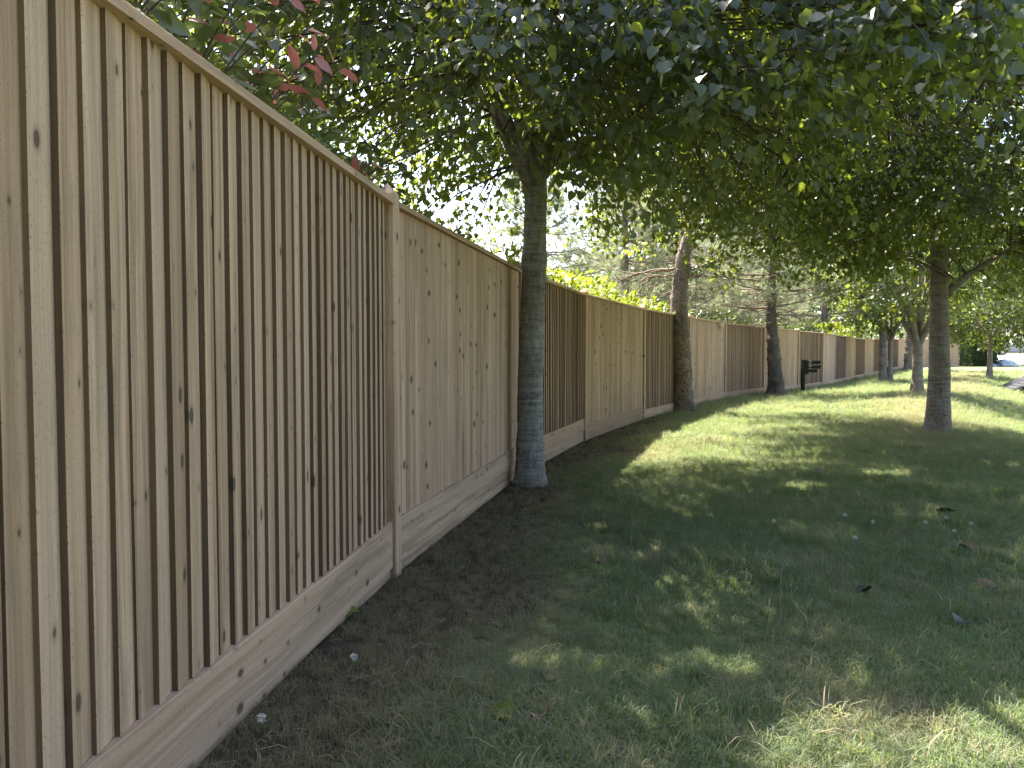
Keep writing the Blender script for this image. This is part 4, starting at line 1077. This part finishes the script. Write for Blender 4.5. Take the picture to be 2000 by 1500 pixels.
# ------------------------------------------------------------------ black signpost
def signpost():
    x, y = 8.85, 23.35; z = gz(x, y); blk = simple_mat('black_paint', (0.006, 0.0065, 0.006), 0.6, 0.2, var=0.3)
    root = thing('signpost', 'short black signpost with three stacked arms pointing right, in front of the fence', 'signpost', (x, y, z), None, math.radians(8))
    mb = MB(); mb.box(-0.045, 0.045, -0.045, 0.045, -0.2, 0.985); mb.box(-0.038, 0.038, -0.038, 0.038, 0.985, 0.992); link('post', mb.mesh('post', blk), root)
    mb = MB(); mb.box(0.047, 0.165, -0.03, 0.03, 0.55, 0.955); mb.box(0.047, 0.12, -0.028, 0.028, 0.955, 0.985); link('bracket_plate', mb.mesh('bracket_plate', blk), root)
    for (z0, L, tip, lead) in ((0.855, 0.40, -0.03, 0.10), (0.715, 0.42, -0.04, 0.10), (0.600, 0.30, -0.02, 0.0)):
        b = MB(); h = 0.105
        prof = [(0.167, z0 + 0.03), (0.167, z0 + 0.055), (0.167 + lead, z0 + 0.055), (0.167 + lead + 0.02, z0 + h), (0.167 + L, z0 + h + 0.004), (0.167 + L + tip, z0), (0.167 + lead + 0.03, z0 + 0.005), (0.167 + lead, z0 + 0.03)]
        n = len(prof); V = [(a, -0.014, c) for a, c in prof] + [(a, 0.014, c) for a, c in prof]
        Q = [(q, (q + 1) % n, n + (q + 1) % n, n + q) for q in range(n)]
        T = [(7, 0, 1), (7, 1, 2), (7, 2, 6), (2, 3, 6), (3, 5, 6), (3, 4, 5)]
        b.add(V, Q=Q, T=T + [(n + c, n + b_, n + a) for a, b_, c in T]); link('sign_arm', b.mesh('sign_arm', blk), root)
signpost()

# ------------------------------------------------------------------ parked car across the road (seen under the small lime tree)
def car():
    x, y = 48.95, 78.0; z = gz(x, y) + 0.03
    body_m = simple_mat('slate_car_paint', (0.13, 0.13, 0.155), 0.3, 0.5, var=0.03); dark = simple_mat('car_glass', (0.02, 0.022, 0.025), 0.08, 0.6, var=0.1)
    tyre_m = simple_mat('tyre_rubber', (0.02, 0.02, 0.02), 0.8, 0.2); rim_m = simple_mat('alloy_rim', (0.55, 0.55, 0.56), 0.35, 0.5, 0.7, var=0.05); red = simple_mat('red_lamp', (0.45, 0.02, 0.02), 0.25, 0.5); blk = simple_mat('black_trim', (0.025, 0.025, 0.027), 0.6, 0.3)
    root = thing('parked_car', 'slate grey car parked across the road, its rear wheel showing under the small lime tree', 'car', (x, y, z), None, math.radians(3))
    # local x: 0 rear bumper -> 4.6 nose ; y 0 near side
    lower = [(0, .55), (0.03, .30), (0.45, .24), (4.2, .24), (4.55, .34), (4.6, .62), (4.45, .80), (3.45, .98), (0.15, 1.02), (0.02, .85)]
    def prism(prof, y0, y1, inset=0.0):
        n = len(prof); V = [(a, y0, c) for a, c in prof] + [(a, y1, c) for a, c in prof]
        cx = sum(a for a, c in prof) / n; cz = sum(c for a, c in prof) / n
        V += [(cx, y0, cz), (cx, y1, cz)]
        return V, [(q, (q + 1) % n, n + (q + 1) % n, n + q) for q in range(n)], [((q + 1) % n, q, 2 * n) for q in range(n)] + [(n + q, n + (q + 1) % n, 2 * n + 1) for q in range(n)]
    mb = MB(); V, Q, T = prism(lower, 0.0, 1.78); mb.add(V, Q, T)
    roof = [(0.15, 1.02), (0.45, 1.42), (0.9, 1.50), (2.2, 1.50), (3.40, 0.99)]
    V, Q, T = prism(roof, 0.12, 1.66); mb.add(V, Q, T); link('body', mb.mesh('body', body_m), root)
    for prof in ([(0.50, 1.06), (0.66, 1.40), (1.35, 1.44), (1.38, 1.06)], [(1.46, 1.06), (1.43, 1.44), (2.15, 1.44), (2.75, 1.10), (2.75, 1.06)]):
        mb = MB(); V, Q, T = prism(prof, 0.105, 0.118); mb.add(V, Q, T); link('side_window', mb.mesh('side_window', dark), root)
    for wx in (0.85, 3.70):
        mb = MB(); th = np.linspace(0, 2 * math.pi, 28, endpoint=False)
        mb.tube([(wx, -0.03, .33), (wx, -0.02, .33), (wx, 0.20, .33)], (0.30, 0.335, 0.335), 28); w = link('wheel', mb.mesh('wheel', tyre_m, False), root)
        mb = MB(); mb.tube([(wx, -0.045, .33), (wx, -0.035, .33)], (0.17, 0.20), 24); link('rim', mb.mesh('rim', rim_m), w)
        mb = MB()
        for q in range(12):
            a0, a1 = math.pi * q / 12, math.pi * (q + 1) / 12
            for s_ in (0,):
                V = [(wx + rr * math.cos(a), yy, .33 + rr * math.sin(a)) for a in (a0, a1) for rr in (0.35, 0.44) for yy in (-0.012, 0.02)]
                mb.add(V, Q=[(0, 2, 6, 4), (2, 3, 7, 6)])
        link('wheel_arch', mb.mesh('wheel_arch', blk), root)
    mb = MB(); mb.box(-0.02, 0.10, -0.008, 0.30, 0.66, 0.86); link('tail_light', mb.mesh('tail_light', red), root)
    mb = MB(); mb.box(-0.03, 0.32, -0.01, 0.30, 0.27, 0.40); link('rear_reflector', mb.mesh('rear_reflector', red), root)
    mb = MB(); mb.box(1.0, 3.4, -0.012, 0.0 - 0.002, 0.26, 0.34); link('sill_trim', mb.mesh('sill_trim', blk), root)
car()

# ------------------------------------------------------------------ pale tarpaulin heap, streaked slab at the frame edge
def lump(name, label, cat, loc, sx, sy, sz, mat, seed, folds=0.12, n=34, m=14, power=0.8):
    r = np.random.default_rng(seed); V = []
    for i in range(m):
        ph = (i / (m - 1)) * math.pi / 2
        for j in range(n):
            a = 2 * math.pi * j / n
            rr = 1 + folds * (vnoise(np.array([j * 0.9 + seed]), np.array([i * 0.8]))[0] - 0.5) * 2 + folds * 0.6 * math.sin(a * 7 + i * 0.7 + seed)
            V.append((math.cos(a) * math.cos(ph) ** power * sx * rr, math.sin(a) * math.cos(ph) ** power * sy * rr, math.sin(ph) * sz * (1 + folds * 0.5 * math.sin(a * 3 + seed)) - 0.05))
    Q = [(i * n + j, i * n + (j + 1) % n, (i + 1) * n + (j + 1) % n, (i + 1) * n + j) for i in range(m - 1) for j in range(n)]
    o = link(name, mesh_np(name, V, np.array(Q), mat, None, True), None, None, loc); return tag(o, label, cat)
tarp = simple_mat('grey_tarpaulin', (0.42, 0.45, 0.47), 0.6, 0.3, var=0.2, scale=5, bump=0.4)
lump('tarpaulin_heap', 'pale grey crumpled tarpaulin heap on the grass by the road', 'heap', (37.5, 58.4, gz(37.5, 58.4)), 0.85, 0.6, 0.55, tarp, 3)
lump('rubble_sack', 'small white sack lying left of the grey tarpaulin heap', 'sack', (36.1, 58.1, gz(36.1, 58.1)), 0.55, 0.3, 0.26, simple_mat('white_sack', (0.6, 0.62, 0.64), 0.7, 0.2, var=0.15, scale=6), 8)
def slab():
    t = NT('streaked_slate'); co = t.objco(); n = t.noise(t.map(co, (6, 1.2, 6)), 1.0, 3)
    s = t.ramp(n, 0.52, 0.66); c = t.mix(s, (0.012, 0.013, 0.015), (0.055, 0.057, 0.062)); mat = t.done(t.pbsdf(c, 0.7, 0.15))
    x, y = 18.15, 28.0; z = gz(x, y); mb = MB()
    V = [(0, 0, -.1), (1.9, -0.5, -.1), (2.2, 1.3, -.1), (0.15, 1.2, -.1), (0.05, 0.05, 0.04), (1.75, -0.30, 0.66), (1.95, 1.2, 0.72), (0.25, 1.15, 0.10), (0.95, -0.22, 0.37), (1.05, 1.2, 0.43)]
    mb.add(V, Q=[(0, 3, 2, 1), (4, 8, 9, 7), (8, 5, 6, 9), (0, 4, 7, 3), (2, 6, 5, 1)], T=[(0, 1, 8), (0, 8, 4), (1, 5, 8), (3, 7, 9), (3, 9, 2), (2, 9, 6)])
    o = link('stone_slab', mb.mesh('stone_slab', mat), None, None, (x, y, z)); tag(o, 'dark wedge-shaped stone slab with pale streaks on the bank at the frame edge', 'stone')
slab()

# ------------------------------------------------------------------ small things lying in the grass
def leaf_litter(x, y, size, mat, name, label, cat, seed, tilt=0.5, group=None, proto=(LEAF9, LEAF9_T), lift=0.035):
    r = np.random.default_rng(seed); a = r.random() * 6.28
    d = np.array([[math.cos(a), math.sin(a), tilt * (r.random() - 0.3)]]); n = np.array([[r.normal() * tilt, r.normal() * tilt, 1.0]])
    V, T, C = leaf_arrays(np.zeros((1, 3)), d, n, np.array([size]), proto[0] * np.array([1, 1, 2.2]), proto[1], r)
    # give the leaf a thickness
    nv = len(V); V2 = np.vstack([V, V - np.array([0, 0, 0.0012])]); T2 = np.vstack([T, T[:, ::-1] + nv]); C2 = np.vstack([C, C])
    o = link(name, mesh_np(name, V2, T2, mat, C2, True), None, None, (x, y, gz(x, y) + lift)); return tag(o, label, cat, group)
pink = leaf_mat('pink_dead_leaf', (0.28, 0.165, 0.14), (0.35, 0.17, 0.13), 0.15, 0.6, 0.2, (0.45, 0.28, 0.22))
brown = leaf_mat('brown_dead_leaf', (0.11, 0.075, 0.055), (0.15, 0.08, 0.04), 0.1, 0.6, 0.2, (0.16, 0.11, 0.08))
tan = leaf_mat('tan_dead_leaf', (0.21, 0.135, 0.088), (0.25, 0.14, 0.07), 0.15, 0.6, 0.2, (0.27, 0.18, 0.12))
black = leaf_mat('black_dead_leaf', (0.018, 0.018, 0.02), (0.02, 0.02, 0.02), 0.05, 0.5, 0.3, (0.04, 0.04, 0.045))
olive = leaf_mat('olive_leaf', (0.14, 0.16, 0.02), (0.3, 0.33, 0.04), 0.3, 0.5, 0.3, (0.2, 0.2, 0.03))
G = 'fallen leaves on the lawn'
for args in (
    (0.001, 2.285, 0.068, olive, 'fallen_leaf', 'large olive-green fallen leaf at the sunlit grass edge, beside a pink leaf', 'leaf', 1),
    (0.088, 2.270, 0.055, pink, 'fallen_leaf', 'pale pink curled fallen leaf beside a large olive leaf', 'leaf', 2),
    (-0.715, 3.28, 0.06, olive, 'fallen_leaf', 'yellow-green fallen leaf on bare soil beside the gravel board', 'leaf', 3),
    (3.06, 5.50, 0.12, black, 'fallen_leaf', 'large black dead leaf with a pale stalk above the clover flowers', 'leaf', 4),
    (2.62, 4.42, 0.10, tan, 'fallen_leaf', 'tan curled dead leaf right of the clover flowers', 'leaf', 5),
    (1.70, 3.62, 0.07, black, 'fallen_leaf', 'small black dead leaf alone in the middle of the shaded grass', 'leaf', 6),
    (1.92, 3.22, 0.09, black, 'fallen_leaf', 'dark grey flat dead leaf near the right of the shaded grass', 'leaf', 7),
    (2.33, 3.68, 0.08, tan, 'fallen_leaf', 'small brown curled leaf with a long stalk beside dry grass', 'leaf', 8),
    (0.47, 4.16, 0.07, tan, 'fallen_leaf', 'tan fallen leaf in the thin grass beside the second fence panel', 'leaf', 9),
    (3.60, 5.25, 0.10, brown, 'fallen_leaf', 'dark brown leaf at the far right among dry grass', 'leaf', 10),
    (2.9, 7.2, 0.13, brown, 'fallen_leaf', 'brown leaf in deep shade below the sunlit strip', 'leaf', 11),
    (0.12, 2.56, 0.05, tan, 'fallen_leaf', 'little reddish leaf just beyond the pink curled leaf', 'leaf', 12)):
    leaf_litter(*args, group=G)

white = simple_mat('clover_white', (0.60, 0.57, 0.50), 0.7, 0.2, var=0.08, scale=60)
stalk = simple_mat('clover_stalk', (0.07, 0.12, 0.03), 0.7, 0.2)
def clover(x, y, label, seed, s=1.0):
    r = np.random.default_rng(seed); z = gz(x, y)
    root = thing('clover_flower', label, 'flower', (x, y, z), 'white clover flowers in the lawn')
    mb = MB(); mb.tube([(0, 0, -0.01), (0.003, 0, 0.03), (0, 0, 0.062)], (0.0016, 0.0015, 0.0013), 5); link('stalk', mb.mesh('stalk', stalk, True), root)
    D = rand_unit(r, 46); D[:, 2] = D[:, 2] * 0.8 + 0.15; P = np.tile(np.array([[0, 0, 0.066]]), (46, 1)) + D * 0.004
    pr = np.array([(-.16, 0, 0), (.16, 0, 0), (.22, .7, .05), (0, 1.0, -.1), (-.22, .7, .05)]); pt = np.array([(0, 1, 2), (0, 2, 4), (4, 2, 3)])
    V, T, C = leaf_arrays(P, D, rand_unit(r, 46), 0.0135 * s * (0.8 + 0.4 * r.random(46)), pr, pt, r); link('flower_head', mesh_np('flower_head', V, T, white, C), root)
for q, (x, y, lab) in enumerate(((2.93, 5.14, 'white clover flower just below the large black dead leaf'), (2.99, 4.96, 'white clover flower right of its neighbours, below the black leaf'),
        (2.71, 4.99, 'white clover flower with a tan blade beside it, left in the cluster'), (2.73, 4.70, 'white clover flower at the lower end of the cluster'),
        (2.04, 4.53, 'white clover flower apart from the rest, far left of the tan curled leaf'), (2.37, 5.0, 'small white clover flower between the lone one and the cluster'),
        (2.27, 5.2, 'small white clover flower at the upper left of the cluster'), (1.72, 5.0, 'white clover flower in the darker grass left of the cluster'),
        (-0.55, 2.63, 'white clover flower by the foot of the nearest gravel board'), (-0.72, 2.17, 'white clover flower at the lower left corner by the fence foot'))):
    clover(x, y, lab, 100 + q, 0.8)
